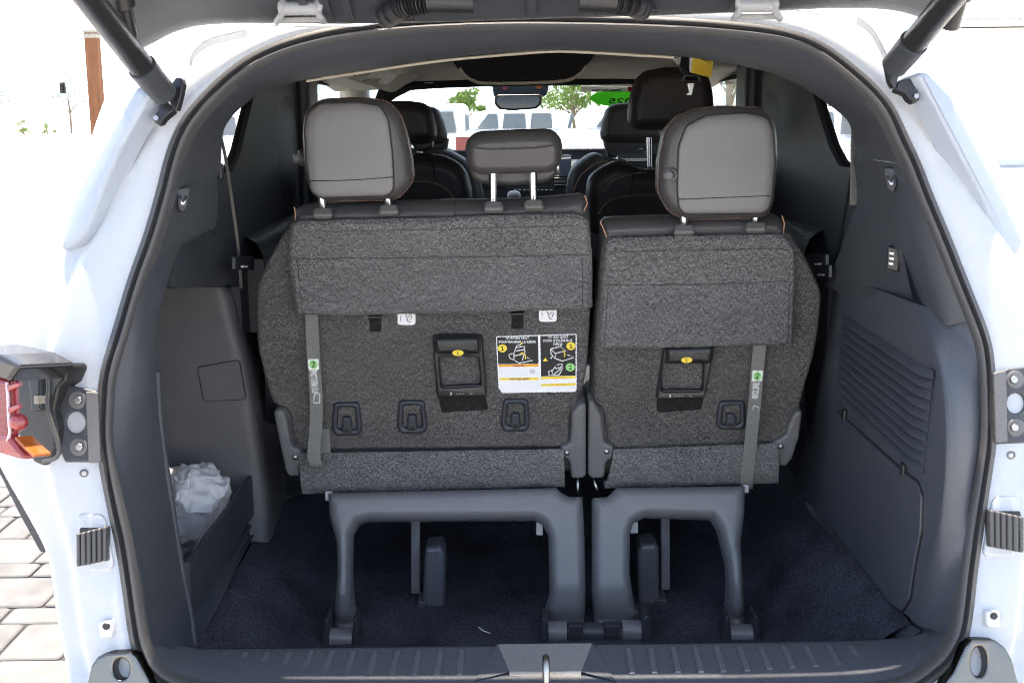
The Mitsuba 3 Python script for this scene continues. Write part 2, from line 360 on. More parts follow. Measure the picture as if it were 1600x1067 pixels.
ZA = OP.to3(RA)[:, 2]
sst = lambda a, b, x: np.clip((x-a)/(b-a), 0, 1)**2*(3-2*np.clip((x-a)/(b-a), 0, 1))
w_top = sst(.45, .9, NA[:, 1])*sst(1.2, 1.4, ZA); w_bot = sst(.35, .85, -NA[:, 1])
w_low = (1-sst(.72, 1.0, ZA)); w_mid = (1-sst(1.12, 1.26, ZA))
def prof(*p): return A(p, float)
GREEN = prof((0, 0), (.030, -.006), (.070, .004), (.088, .03), (.105, .04), (.15, .10), (.185, .18), (.20, .28), (.21, .38), (.21, .46))
SHOUL = prof((0, 0), (.035, -.004), (.085, .0), (.10, .02), (.13, .03), (.20, .07), (.27, .16), (.33, .40), (.37, .9), (.385, 2.0))
LOWER = prof((0, 0), (.035, -.004), (.072, .0), (.088, .035), (.10, .05), (.13, .055), (.155, .12), (.21, .35), (.30, .9), (.34, 2.0))
ROOF = prof((0, 0), (.012, -.004), (.030, .01), (.036, .03), (.045, .06), (.06, .10), (.08, .18), (.10, .28), (.11, .40), (.12, .55))
BUMP = prof((0, 0), (.012, -.03), (.03, -.05), (.06, -.06), (.10, -.06), (.16, -.05), (.2, -.03), (.25, .1), (.28, .4), (.3, 1.))
W = lambda a: a[:, None, None]
side = GREEN[None]*(1-W(w_mid)) + W(w_mid)*(SHOUL[None]*(1-W(w_low)) + LOWER[None]*W(w_low))
PR = side*(1-W(w_top)) + ROOF[None]*W(w_top)
PR = PR*(1-W(w_bot)) + BUMP[None]*W(w_bot)
from scipy.interpolate import PchipInterpolator
PR = PchipInterpolator(np.arange(10), PR, axis=1)(np.linspace(0, 9, 46))
B3 = OP.to3(RA)[:, None] + (NA[:, :1]*OP.u+NA[:, 1:]*OP.v)[:, None]*PR[..., :1] + A([0, 1., 0])*PR[..., 1:]
body = grid(B3, closed_u=True)
add(van, 'body_shell', body, M_PAINT, smooth=50)
# roof skin, lower sides and pillars further forward
HW = .80
roof = [[(CX+x, y, 1.645 - np.interp(y, [2.8, 3.5], [.215, .11])*(abs(x)/.79)**np.interp(y, [2.8, 3.5], [3.0, 4.0]) - (0 if y < 4.1 else (y-4.1)**2*.35)) for x in np.linspace(-.79, .79, 41)] for y in (2.5, 2.6, 3.0, 3.4, 3.8, 4.1, 4.4)]
add(van, 'roof_panel', grid(roof, .02), M_PAINT, smooth=50)
for s in (-1, 1):
    G = [[(CX+s*(w*(1+.02*math.cos((y-4)/2))), y, z) for y in np.linspace(3.55, 6.2, 14)] for w, z in ((.93, .35), (.985, .6), (.985, .95), (.94, 1.12), (.90, 1.16))]
    add(van, 'body_panel', grid(G, .02), M_PAINT, smooth=50)
seal_prof = [(.004, -.004), (.002, .004), (-.002, .009), (-.007, .010), (-.0095, .003), (-.0115, -.002), (-.0135, .003), (-.0155, .012), (-.019, .0155), (-.023, .012), (-.0255, .004), (-.027, -.012)]
SG = A([OP.to3(RA + NA*a, h) for a, h in seal_prof]).transpose(1, 0, 2)
add(van, 'weatherstrip', grid(SG, closed_u=True), M_RUBBER, smooth=60, label='dark rubber seal round the tailgate opening')
inner = chaikin(OP.uvs(SEAL), 2)
ni = np.stack([-(np.gradient(inner, axis=0))[:, 1], np.gradient(inner, axis=0)[:, 0]], 1); ni /= np.linalg.norm(ni, axis=1, keepdims=True)
if np.dot(ni[len(ni)//2], [0, 1]) > 0: ni = -ni
inner = inner + ni*.0255                                            # inner lip of the seal, left foot to right foot
IN3 = OP.to3(inner, .002)
def proj(P3):
    d = P3-CAM; z = d@FWD; return np.stack([800+FOC*(d@RT)/z, 533.5-FOC*(d@UP)/z], -1)
INPX = proj(IN3)
def inner_part(a, b):
    """Stretch of the inner lip between the points nearest to two sight points."""
    i, j = (int(np.argmin(np.linalg.norm(INPX-A(q), axis=1))) for q in (a, b))
    return IN3[i:j+1] if i <= j else IN3[j:i+1][::-1]

# upper trim: arch and pillars
def deeper(P, d): return A(P)+A([0, d, 0])
Ain = inner_part((272, 290), (1407, 257))
Bpx = [(339,277),(341,235),(345,207),(363,180),(382,164),(400,149),(440,134),(479,124),(520,117),(569,110),(625,101),(681,93),(740,87),(800,82),(862,77),(920,79),(969,82),(1053,87),(1120,96),(1200,112),(1242,129),(1279,152),(1321,183),(1333,200),(1340,225),(1342,247)]
Bin = A([at(x, y, 2.22) for x, y in Bpx])
n_ = 150
a_, b_ = resample(Ain, n_), resample(chaikin(Bin, 2), n_)
mid1 = a_*.55+b_*.45; mid1[:, 1] = a_[:, 1]+.022
mid2 = a_*.14+b_*.86; mid2[:, 1] = a_[:, 1]*.55+b_[:, 1]*.45
lip = deeper(b_, .03); lip[:, 2] += .012
SEGS = [(0, .20), (.203, .797), (.80, 1)]
for s0, s1 in SEGS:
    i, j = int(s0*(n_-1)), int(math.ceil(s1*(n_-1)))
    add(van, 'arch_trim' if s0 == .203 else 'pillar_trim', loft([c[i:j+1] for c in (a_, a_*.9+mid1*.1, mid1, mid2, b_, lip)], 2*(j-i), 22, sm=0), M_TRIM, smooth=60)

# left quarter trim
A1 = inner_part((272, 290), (236, 1000))
edgeL = [((339,277),2.22),((340,320),2.24),((337,355),2.26),((283,384),2.10),((272,408),2.06),((262,440),2.03),((248,490),2.0),((244,520),1.99),((246,580),1.99),((250,650),2.0),((262,745),2.02),((285,890),2.03),((300,965),2.03),((306,1008),2.02)]
E1 = A([at(*p, y) for p, y in edgeL])
a1, e1 = resample(A1, 90), resample(E1, 90)
# keep rows level: pair by height
def by_height(P, Z):
    o = np.argsort(P[:, 2]); return np.stack([np.interp(Z, P[o, 2], P[o, k]) for k in range(3)], 1)
ZZ = np.linspace(1.318, .545, 90)
a1 = by_height(A1, ZZ)
epx = proj(E1)
def along_edge(E, Z):
    out = []
    for z in Z:
        for k in range(len(E)-1):
            if (E[k, 2]-z)*(E[k+1, 2]-z) <= 0 and E[k, 2] != E[k+1, 2]:
                t = (z-E[k, 2])/(E[k+1, 2]-E[k, 2]); out.append(E[k]*(1-t)+E[k+1]*t); break
        else: out.append(E[0] if z > E[:, 2].max() else E[-1])
    return A(out)
e1 = along_edge(E1, ZZ)
m1 = a1*.5+e1*.5; m1[:, 1] = a1[:, 1]*.72+e1[:, 1]*.28
m2 = a1*.08+e1*.92; m2[:, 1] = a1[:, 1]*.3+e1[:, 1]*.7
back1 = deeper(e1, .03); back1[:, 0] -= .012
add(van, 'quarter_trim', loft([a1, m1, m2, e1, back1], 120, 20, sm=0), M_TRIM, smooth=60, label='dark quarter trim with an open storage pocket beside the wide seat')
QL = f'{van}__quarter_trim'
# pocket: rear wall, overhang, bin wall, floor and outer wall
PW = yplane(2.56)
pe = [(352,449),(358,462),(371,513),(386,570),(400,655),(412,748),(416,800),(420,900)]
pcol = [[at(205, y, 2.562) for x, y in pe], [at(270, y, 2.558) for x, y in pe], [at(x-34, y, 2.556) for x, y in pe], [at(x-14, y, 2.557) for x, y in pe], [at(x-4, y, 2.562) for x, y in pe], [at(x+2, y, 2.574) for x, y in pe],
        [at(x+7, y, 2.60) for x, y in pe], [at(x+13, y+3, 2.66) for x, y in pe], [at(x+36, y+8, 2.92) for x, y in pe]]
add(QL, 'pocket_wall', loft(pcol, 60, 60, sm=0), M_GREY, smooth=70)
bead = chaikin([p for p in E1 if p[2] < 1.03], 2)
add(QL, 'edge_bead', tube(bead+A([-.003, .001, 0]), .0075, 12), M_TRIM, smooth=70)
ov = [[at(228,459,2.565), at(352,449.5,2.565)], [at(262,420,2.52), at(347,405,2.50)], [at(276,390,2.40), at(338,357,2.36)], [at(278,380,2.25), at(340,345,2.26)]]
add(QL, 'overhang', loft(ov, 12, 12, sm=0), M_TRIM2, smooth=50)
WL = Plane((-.575, 0, 0), (0, -1, 0), (0, 0, 1))
def wuv(pl, pts): return pl.uvs(pts)
add(QL, 'backing', plate(yplane(2.68), [(322,405),(420,405),(420,520),(322,520)], -.01, 0, .001, .002), M_TRIM2)
add(QL, 'bin_wall', slab(Plane((-.575, 0, 0), (0, 1, 0), (0, 0, 1)), fillet([(2.03, .655), (2.74, .655), (2.74, .575), (2.03, .55)], .004), [(-.004, 0), (-.003, .001), (.004, .001), (.005, 0)]), M_TRIM2, smooth=20)
add(QL, 'bin_floor', rbox((-.672, 2.36, .54), (.19, .62, .01), .003), M_TRIM2)
add(QL, 'pocket_ceiling', rbox((-.70, 2.33, 1.215), (.16, .42, .012), .003), M_TRIM2)  # unseen panel added to stop sunlight leaking into the pocket
add(QL, 'pocket_panel', grid([[(-.775, y, z) for y in np.linspace(2.10, 2.58, 6)] for z in np.linspace(.5, 1.2, 6)]), M_TRIM2)
lid = fillet(PW.uvs([(309,574),(373,563),(384,624),(318,626)], .006), .006)
add(QL, 'fuse_lid', slab(PW, lid, bev(.0, .0072, .001)), M_GREY)
add(QL, 'fuse_lid_gap', slab(PW, ccw(lid)*1.0 + ring_normals(ccw(lid))*.0016, [(0.0002, 0), (.0052, 0)]), M_BLACK)
ledge = [[at(300,966,2.03), at(352,872,2.31), at(405,790,2.70), at(418,752,2.80), at(440,742,2.92), at(478,735,2.95)], [at(303,985,2.03), at(362,880,2.35), at(412,800,2.75), at(430,766,2.86), at(455,755,2.95), at(482,748,2.97)], [at(306,1009,2.03), at(347,936,2.19), at(379,867,2.41), at(417,800,2.72), at(441,781,2.84), at(482,770,2.93)]]
add(QL, 'floor_ledge', loft(ledge, 40, 10), M_TRIM, smooth=60)
add(QL, 'corner_fill', loft([[at(236,998,1.86), at(252,1016,1.86), at(290,1030,1.9)], [at(285,930,2.0), at(296,985,2.02), at(312,1018,2.03)]], 12, 6, sm=0), M_TRIM)

# right quarter trim: shoulder with switch pocket, ribbed wall, access panel
A2 = inner_part((1407, 257), (1470, 985))
i0 = int(np.argmin(np.linalg.norm(proj(A2)-A([1495, 517]), axis=1)))
Aup, Alow = A2[:i0+1], A2[i0:]
XR = .675
Eup = [at(1342,247,2.22), at(1349,290,2.22), at(1350,318,2.22), at(1337,352,2.27), at(1322,395,2.36), at(1306,430,2.46), at(1296,450,2.52)]
wall_top = [atx(1327,429,XR), atx(1425,474,XR)]
au, eu = resample(Aup, 40), resample(chaikin(Eup, 2), 40)
mu = au*.62+eu*.38; mu[:, 1] = au[:, 1]+.02
mu2 = au*.3+eu*.7; mu2[:, 1] = au[:, 1]*.6+eu[:, 1]*.4
add(van, 'quarter_trim', loft([au, mu, mu2, eu, deeper(eu, .04)], 60, 18, sm=0), M_TRIM, smooth=60, label='dark quarter trim with a ribbed speaker panel beside the narrow seat')
QR = f'{van}__quarter_trim_001'
al = resample(Alow, 70)
near = A([atx(x, y, XR) for x, y in [(1427,473),(1452,530),(1472,600),(1478,700),(1470,800),(1450,900),(1428,975)]])
ne = resample(chaikin(near, 2), 70)
far = A([atx(x, y, XR) for x, y in [(1324,429),(1308,470),(1296,540),(1280,630),(1262,700),(1250,745),(1243,772)]])
fa = resample(chaikin(far, 2), 70)
mm = al*.5+ne*.5; mm[:, 0] += .006; mm[:, 1] -= .002
bk = fa+A([.03, .12, 0])
add(QR, 'wall', loft([al, mm, al*.12+ne*.88+A([.001, 0, 0]), ne*.85+fa*.15, ne*.7+fa*.3, ne*.35+fa*.65, fa, bk], 90, 40, sm=0), M_WALL, smooth=60)
# shelf behind the top edge and pocket
PK = [(1352,352),(1391,346),(1408,385),(1427,472),(1311,428),(1330,392)]
pk3 = [at(1352,352,2.26), at(1391,346,2.10), at(1408,385,2.06), at(1427,473,2.01), at(1311,430,2.46), at(1330,392,2.36)]
c_ = at(1375, 410, 2.30)
add(QR, 'pocket', loft([[pk3[4], pk3[5], pk3[0], pk3[1], pk3[2], pk3[3]], [c_+.75*(p-c_)+A([.03, .03, 0]) for p in [pk3[4], pk3[5], pk3[0], pk3[1], pk3[2], pk3[3]]], [c_+.02*(p-c_)+A([.04, .04, 0]) for p in [pk3[4], pk3[5], pk3[0], pk3[1], pk3[2], pk3[3]]]], 30, 8), M_TRIM2, smooth=50)
low_e = [[pk3[4], pk3[3]], [pk3[4]+A([.03, 0, .0]), pk3[3]+A([.05, .03, .0])], [c_+A([.03, 0, -.03])]*2]
add(QR, 'pocket_sill', loft(low_e, 10, 6, sm=0), M_TRIM2)
SP = Plane(at(1396, 405, 2.10), (1, -.75, 0), (0, -.05, 1))
add(QR, 'fold_switch', plate(SP, [(1386,384),(1405,389),(1403,426),(1384,421)], -.02, .012, .003, .003), M_BLACK)
for (x, y) in [(1393,396),(1393,404),(1392,412)]:
    add(QR, 'switch_mark', slab(SP, fillet(SP.uvs([(x-3.5,y-2),(x+3.5,y-1),(x+3.5,y+2.5),(x-3.5,y+1.5)], .013), .0006), [(.0121, 0), (.0127, 0)]), M_WHITE)
WR = Plane((XR, 0, 0), (0, 1, 0), (0, 0, 1))                         # normal points outward (+x); negative heights face the cabin
WRi = Plane((XR, 0, 0), (0, -1, 0), (0, 0, 1))                       # normal faces the cabin
add(QR, 'backing', plate(yplane(2.72), [(1262,405),(1322,405),(1322,540),(1262,540)], -.01, 0, .001, .002), M_TRIM2)
# ribs, slanted, running down towards the tail
for i in range(10):
    p, q = WRi.uv(1316-.9*i, 493+12.4*i), WRi.uv(1459-1.7*i, 586+16.4*i); d = (q-p)/np.linalg.norm(q-p); n2 = A([-d[1], d[0]])
    if n2[1] < 0: n2 = -n2
    G = []
    for t in np.linspace(0, 1, 14):
        c = p+(q-p)*t; e = min(1, 14*t, 14*(1-t))+.02; w = .92+.16*t
        G.append([WRi.to3(c + n2*a*w, h*e + .0005)[0] for a, h in ((.0062, -.0015), (.0040, .0020), (.000, .0070), (-.0044, .0125), (-.0060, .0135), (-.0072, .0120), (-.0070, -.0015))])
    add(QR, 'rib', grid(G), M_WALL, smooth=50)
acc = [(1306,642),(1412,738),(1432,752),(1440,775),(1438,830),(1428,880),(1420,935),(1408,954),(1392,942),(1330,862),(1282,800),(1290,720)]
ao = fillet(WRi.uvs(acc, .003), .012)
add(QR, 'access_panel', slab(WRi, ao, bev(-.002, .0045, .002)), M_WALL, label='flush access panel low on the ribbed wall')
add(QR, 'panel_gap', slab(WRi, ccw(ao)+ring_normals(ccw(ao))*.0028, [(-.001, 0), (.0012, 0)]), M_BLACK)
for (x, y) in [(1319,648),(1411,733)]:
    add(QR, 'panel_clip', rbox(atx(x, y, XR-.004), (.008, .018, .022), .002), M_BLACK)
EYE = Plane(at(1390, 283, 2.045), (1, -.35, 0), (0, .1, 1))
def hook_eye(pl, cx, cy, parent, flip=1):
    add(parent, 'coat_hook', slab(pl, fillet(pl.uvs([(cx-11*flip,cy-20),(cx+10*flip,cy-18),(cx+10*flip,cy+8),(cx+4*flip,cy+24),(cx-6*flip,cy+10)], .002), .004), bev(-.006, .003, .002)), M_BLACK)
    P = [pl.to3(pl.uv(cx+a*flip, cy+b), h)[0] for a, b, h in ((-4,-4,.004),(-3,2,.012),(2,8,.014),(6,3,.012),(6,-5,.004))]
    add(parent, 'hook_bow', tube(P, .0028, 8, sm=2), M_CHROME)
hook_eye(EYE, 1391, 281, QR)
EYL = Plane(at(285, 312, 2.015), (1, .35, 0), (0, .1, 1))
hook_eye(EYL, 287, 312, QL, -1)
ledgeR = [[at(1440,985,1.93), atx(1410,968,XR), atx(1340,878,XR), atx(1290,808,XR), atx(1250,765,XR), at(1226,746,2.95), at(1210,742,2.98)], [at(1420,1000,1.93), atx(1404,984,XR-.012), atx(1334,884,XR-.012), atx(1284,814,XR-.012), atx(1246,770,XR-.012), at(1220,752,2.97), at(1200,748,2.98)], [at(1400,1012,1.94), atx(1392,994,XR-.02), atx(1318,870,XR-.02), atx(1282,818,XR-.02), atx(1240,778,XR-.02), at(1218,764,2.93), at(1196,757,2.96)]]
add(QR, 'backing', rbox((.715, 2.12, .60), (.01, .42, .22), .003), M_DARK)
add(QR, 'corner_fill', loft([[at(1484,985,1.87), at(1460,1006,1.90), at(1420,1016,1.93)], [at(1440,920,1.97), at(1420,978,1.985), at(1385,1014,1.97)]], 12, 6, sm=0), M_TRIM)
add(QR, 'floor_ledge', loft(ledgeR, 40, 8), M_TRIM, smooth=60)

# sill plate
back = A([at(x, y, 1.945) for x, y in [(236,996),(257,985),(268,1000),(284,1009),(320,1013),(420,1012.5),(600,1010.5),(850,1007),(1050,1005),(1200,1003),(1350,1000),(1420,994),(1445,985),(1458,972),(1470,975)]])
frontp = A([OP.to3(OP.uv(x, y), -.002)[0] for x, y in [(231,1000),(236,1024),(256,1052),(300,1072),(360,1080),(450,1083),(620,1085),(850,1085),(1050,1084),(1200,1082),(1350,1076),(1405,1066),(1450,1047),(1480,1014),(1487,985)]])
b0, f0 = resample(chaikin(back[1:-1], 1), 120), resample(chaikin(frontp, 1), 120)
mid = b0*.25+f0*.75; mid[:, 2] += .002
drop = b0+A([0, .012, -.012]); drop2 = b0+A([0, .016, -.15])
add(van, 'sill_plate', loft([f0, mid, b0*.6+f0*.4+A([0, 0, .002]), b0, drop, drop2], 140, 24, sm=0), M_SILL, smooth=60, label='scuffed plastic sill with raised grip strips')
SI = f'{van}__sill_plate'
SZ = Plane((0, 1.88, (b0[60, 2]+f0[60, 2])/2), (1, 0, 0), b0[60]-f0[60])
SZ = Plane(b0[60]*.5+f0[60]*.5, b0[80]-b0[40], b0[60]-f0[60])
strips = [(282,1014,258,1046,0),(315,1016,296,1050,0),(349,1017,333,1052,0),(381,1016,363,1050,0)]
strips = [(x, 1018, x-13, 1052) for x in (285,318,351,384,418)] + [(455-2,1017,438,1051),(487,1016,472,1051),(520,1016,506,1050),(553,1016,541,1053),(587,1016,577,1053),(622,1015,612,1053),(655,1015,647,1054),(689,1014,682,1054),(722,1014,718,1054)]
strips += [(982,1011,988,1052),(1017,1011,1023,1051),(1052,1010,1060,1050),(1087,1010,1096,1050),(1120,1009,1131,1048),(1156,1009,1168,1047),(1189,1009,1203,1044),(1225,1008,1239,1042),(1259,1008,1275,1040),(1295,1007,1311,1038),(1330,1007,1346,1036),(1364,1005,1380,1034),(1398,1003,1414,1030),(1433,998,1444,1020)]
for x0, y0, x1, y1 in strips:
    P = SZ.uvs([(x0-5, y0), (x0+4, y0), (x1+5, y1), (x1-5, y1)], .004)
    add(SI, 'grip_strip', slab(SZ, fillet(P, .002, 3), bev(-.006, .005, .0018, 2)), M_STRIP, smooth=50)
LB = [[SZ.to3(SZ.uv(*q), h)[0] for q in qs] for qs, h in (([(735,1069),(773,1010),(930,1008.5),(968,1069)], -.006), ([(741,1067),(775,1011),(928,1009.5),(962,1067)], .004), ([(796,1055),(778,1012),(925,1010.5),(908,1055)], .007))]
add(SI, 'latch_block', grid(LB), M_SILL, smooth=False)
add(SI, 'latch_top', grid([[SZ.to3(SZ.uv(*q), h)[0] for q in qs] for qs, h in (([(778,1012),(925,1010.5)], .0072), ([(796,1055),(908,1055)], .0072), ([(797,1078),(907,1077)], -.03))]), M_LATCH, smooth=False)
lp = SZ.to3(SZ.uv(853, 1066))[0]
add(van, 'latch_striker', tube([lp+A([0, -.03, -.02]), lp+A([0, -.03, .025]), lp+A([0, -.02, .042]), lp+A([0, 0, .045]), lp+A([0, .01, .035]), lp+A([0, .012, .0])], .0055, 12, sm=2), M_STEEL, smooth=60)

# carpet tub of the cargo well
XL_, XR_ = -.575, .682
gy = np.linspace(1.962, 3.3, 60); gx = np.linspace(0, 1, 60)
G = []
for y in gy:
    r = []
    for t in gx:
        x = XL_+(XR_-XL_)*t
        e = min(t, 1-t)*(XR_-XL_); ez = (.505 if t < .5 else .555) if True else 0
        k = sst(0, .20, e); z = ez*(1-k) + .385*k + .28*sst(2.85, 3.25, y)*k
        z += .004*(float(meshkit.fbm(A([x*9, y*9, 3.]), 3))-.5)
        r.append((x, y, z))
    G.append(r)
add(van, 'cargo_carpet', grid(G), M_FLOOR, smooth=60, label='black carpet lining the deep cargo well')

add(van, 'floor_pan', grid([[(CX+s_*w, y, z) for y in np.linspace(2.0, 6.2, 10)] for s_, w, z in ((-1, .64, .58), (-1, .63, .50), (-1, .58, .36), (-1, .3, .355), (1, .3, .355), (1, .58, .36), (1, .63, .50), (1, .64, .58))]), M_DARK, smooth=30)
# floor latches between the frame legs
for sgn, bar, box, foot, gaps in ((1, quad_px(642,812,656,928), [(664,856),(690,854),(695,868),(694,951),(660,951),(660,940)], quad_px(652,940,668,951), None),
                            (-1, quad_px(1033,808,1047,922), [(1002,851),(1025,850),(1030,858),(1031,946),(997,948),(996,862)], quad_px(1024,936,1043,947), None)):
    yb = 2.47
    k = f'{van}__floor_latch' if sgn == 1 else f'{van}__floor_latch_001'
    add(k, 'cover', plate(yplane(yb), box, -.07, 0, .010, .008, n=5), M_SILL, smooth=50)
    add(k, 'bar', plate(yplane(yb+.05), bar, -.01, .004, .003, .004), M_FRAME, smooth=50)
    add(k, 'foot', plate(yplane(yb), foot, -.05, .004, .003, .004), M_TRIM, smooth=50)

# ------------------------------------------------------------------ third row seats
def seat_frame(parent, out, holes, r=.012):
    """The moulded frame between hinge and cushion: outline and openings on the frame plane."""
    P = fillet(FR.uvs(out, .0), .018); H = [fillet(FR.uvs(h, .0), .016) for h in holes]
    m_ = domed(FR, P, [(0, -.022), (.0025, -.013), (.006, -.006), (.0105, -.0015), (.016, .001), (.022, .002), (.03, .002)], -.06); v_ = np.array(m_.vertices); k_ = np.clip((.50-v_[:, 2])/.10, 0, 1); v_[:, 1] += .055*k_**2
    m_ = tm(v_, m_.faces)
    return add(parent, 'stow_frame', m_, M_FRAME, smooth=60, label='grey moulded frame holding the seat above the cargo well')
WIDE = thing('bench_seat', 'wider carpet backed rear seat with two headrests and an instruction sticker', 'seat', 'third row seats folded upright before the cargo well')
NARR = thing('bench_seat', 'narrower carpet backed rear seat with one headrest, its cover flap hanging lower', 'seat', 'third row seats folded upright before the cargo well')

seat_frame(WIDE, [(510,768),(870,760),(878,768),(890,774),(911,774),(914,840),(915,893),(917,968),(915,1012),(872,1012),(858,1004),(853,968),(860,930),(858,834),(850,816),(836,809),(572,811),(556,816),(547,832),(546,880),(546,959),(553,985),(556,1016),(513,1016),(517,968),(525,896),(524,846),(513,806)], [])
seat_frame(NARR, [(965,760),(1167,757),(1166,801),(1160,847),(1165,924),(1172,968),(1178,1008),(1142,1008),(1146,965),(1140,880),(1127,826),(1116,808),(1010,805),(992,814),(986,830),(985,893),(994,953),(1004,972),(1004,1010),(934,1010),(931,960),(927,924),(927,776),(950,774)], [])

def cushion_under(parent, x0, x1):
    """The seat bottom, upright back cushion and its bolsters as seen from other sides."""
    return None

def seat_back(parent, outline, carpet, lower):
    """Padded back: leatherette shell and the carpet panel on its rear face."""
    P = resample(fillet(ST.uvs(outline, 0), .015), 150, True)
    prof_ = [(-.16, .06), (-.155, .045), (-.13, .026), (-.09, .013)] + [(-.045, .006)] + [(-.04+.038*math.sin(t), .006+.022-.022*math.cos(t)) for t in np.linspace(.2, 1.45, 7)]
    add(parent, 'backrest', slab(ST, P, prof_), M_LEATHER, smooth=60, label='grey leatherette shell of the seat back')
    C = resample(fillet(ST.uvs(carpet, .004), .010), 140, True)
    add(parent, 'back_carpet', slab(ST, C, [(-.012, -.002), (-.002, -.001), (.003, .002), (.006, .008)]), M_CARPET, smooth=60)
    G = quilt(ST, lower, 60, 26, lambda u, v: .024+.018*np.sin(math.pi*np.clip(v, 0, 1))**.7*(1-.2*np.abs(2*u-1)**6)-.02*(v > .97)+.004*meshkit.fbm(np.stack([u*9, v*4, u*0], -1), 3))
    add(parent, 'carpet_skirt', grid(G, .012, toward=ST.n), M_FLAP, smooth=60, label='folded carpet skirt over the seat hinge')
def quilt(pl, corners, nu, nv, h):
    """A patch of cloth over four sight corners (tl, tr, br, bl), lifted from the plane by h(u, v)."""
    tl, tr, br, bl = (pl.uv(*c, .012) for c in corners)
    u, v = np.meshgrid(np.linspace(0, 1, nu), np.linspace(0, 1, nv), indexing='ij')
    U, V = u[..., None], v[..., None]
    q = (tl*(1-U)+tr*U)*(1-V) + (bl*(1-U)+br*U)*V
    H = h(u, v)
    return pl.p0 + q[..., :1]*pl.u + q[..., 1:]*pl.v + H[..., None]*pl.n

WOUT = [(458,324),(475,321),(560,318),(660,316),(711,314.6),(753,314),(800,313.5),(845,311),(890,307),(913,304),(923,309),(927,330),(930,373),(929,440),(926,500),(920,560),(918,620),(917,700),(916,748),(470,752),(452,744),(440,700),(430,660),(424,637),(417,607),(401,550),(397,500),(399,444),(415,410),(430,378),(444,349)]
WCAR = [(462,345),(660,341),(753,337),(806,337),(870,333),(908,333),(921,350),(924,420),(920,520),(915,585),(908,612),(892,625),(890,690),(876,700),(512,703),(462,703),(458,680),(452,640),(428,632),(418,605),(404,548),(400,500),(402,447),(418,411),(440,372)]
seat_back(WIDE, WOUT, WCAR, ((470,704),(880,697),(882,757),(475,769)))
NOUT = [(937,346),(960,343),(1050,340),(1140,338),(1222,337),(1230,345),(1250,370),(1270,407),(1287,445),(1290,462),(1286,507),(1280,550),(1265,600),(1256,640),(1250,690),(1238,720),(1228,745),(922,752),(919,700),(918,620),(919,560),(925,495),(930,420),(934,360)]
NCAR = [(950,372),(975,369),(1130,367),(1232,365),(1248,388),(1266,420),(1280,450),(1283,465),(1279,510),(1271,556),(1257,604),(1247,645),(1225,690),(1206,700),(960,705),(950,690),(945,655),(942,640),(929,628),(931,560),(934,495),(938,420),(942,385)]
seat_back(NARR, NOUT, NCAR, ((958,698),(1212,688),(1213,752),(944,760)))

def flap(parent, top, seam, low, nu=90):
    """Carpet cover flap: folded top part and the loose lower part, as one stitched sheet with a soft edge."""
    rows = [top] + [seam] + [low]
    T, S, L = (resample(chaikin(A([ST.uv(x, y, .016) for x, y in r]), 1), nu) for r in rows)
    u = np.linspace(0, 1, nu); G = []
    for v in np.linspace(0, 2, 64):
        q = T*(1-v)+S*v if v < 1 else S*(2-v)+L*(v-1)
        e = np.minimum(np.minimum(u, 1-u)*60, 1)**.6; ev = min(1, v*7, (2-v)*14)
        puff = .020+.008*e*min(1, ev*1.6) + .0035*meshkit.fbm(np.stack([u*7, u*0+v*3, u*0+len(top)], -1), 3)
        puff = puff - .0035*np.exp(-((v-1.0)/.018)**2) - .003*np.exp(-((v-.28)/.02)**2)*(np.abs(u-.5) < .46) - .002*np.exp(-((u-.965)/.006)**2)
        if v > 1: puff = puff + .012*(v-1)*e
        q = q + .0035*(meshkit.fbm(np.stack([u*14, u*0+v*5+3, u*0+1.5+len(low)], -1), 3)-.5)[:, None]*A([[.8, 1.4]])
        G.append(ST.p0 + q[:, :1]*ST.u + q[:, 1:]*ST.v + puff[:, None]*ST.n)
    Gt = A(G)
    fk = add(parent, 'cover_flap', grid(Gt.transpose(1, 0, 2), .010, toward=ST.n), M_FLAP, smooth=60, label='thick carpet flap folded over the back of the seat')
    for row, a_, c_ in ((32, 1, nu-1), (9, 6, nu-6)):
        add(fk, 'stitch_seam', tube(Gt[row, a_:c_]+ST.n*.0003, .0008, 5), M_SEAM, smooth=60)
    for col in (3, nu-4):
        add(fk, 'stitch_seam', tube(Gt[33:, col]+ST.n*.0003, .0008, 5), M_SEAM, smooth=60)
flap(WIDE, [(456,352),(462,345),(490,343),(660,341),(753,337),(850,334),(905,333),(918,345)], [(450,401),(456,401),(690,398),(921,395),(925,394)], [(461,488),(466,489),(690,486),(919,479),(925,478)])
flap(NARR, [(945,388),(952,371),(980,370),(1100,368),(1215,365),(1228,368),(1240,390)], [(940,440),(947,442),(1090,440),(1232,436),(1242,434)], [(932,540),(945,541),(1090,538),(1230,534),(1237,533)])

# side brackets with rivet
def bracket(parent, pts, rivet, h=.022, lab=None):
    pl = ST
    add(parent, 'hinge_bracket', plate(pl, pts, -.03, h, .007, .006, n=4), M_GREY, smooth=50)
    k = [q for q in scene if q.startswith(parent+'__hinge_bracket') and q.count('__') == 1][-1]
    c = pl.uv(*rivet, h)
    t = np.linspace(0, 2*math.pi, 20, endpoint=False)
    add(k, 'rivet', slab(pl, c+.0062*np.stack([np.cos(t), np.sin(t)], 1), [(h-.002, 0), (h+.001, 0), (h+.003, .0015), (h+.004, .004)]), M_STEEL, smooth=60)
bracket(WIDE, [(427,645),(433,641),(444,643),(448,662),(453,690),(457,699),(468,701),(474,716),(474,728),(467,731),(469,745),(452,745),(446,738),(436,690)], (461,714))
bracket(WIDE, [(916,629),(916,742),(911,748),(893,748),(890,722),(885,718),(877,714),(876,698),(886,695),(891,690),(894,645),(905,633)], (886,707))
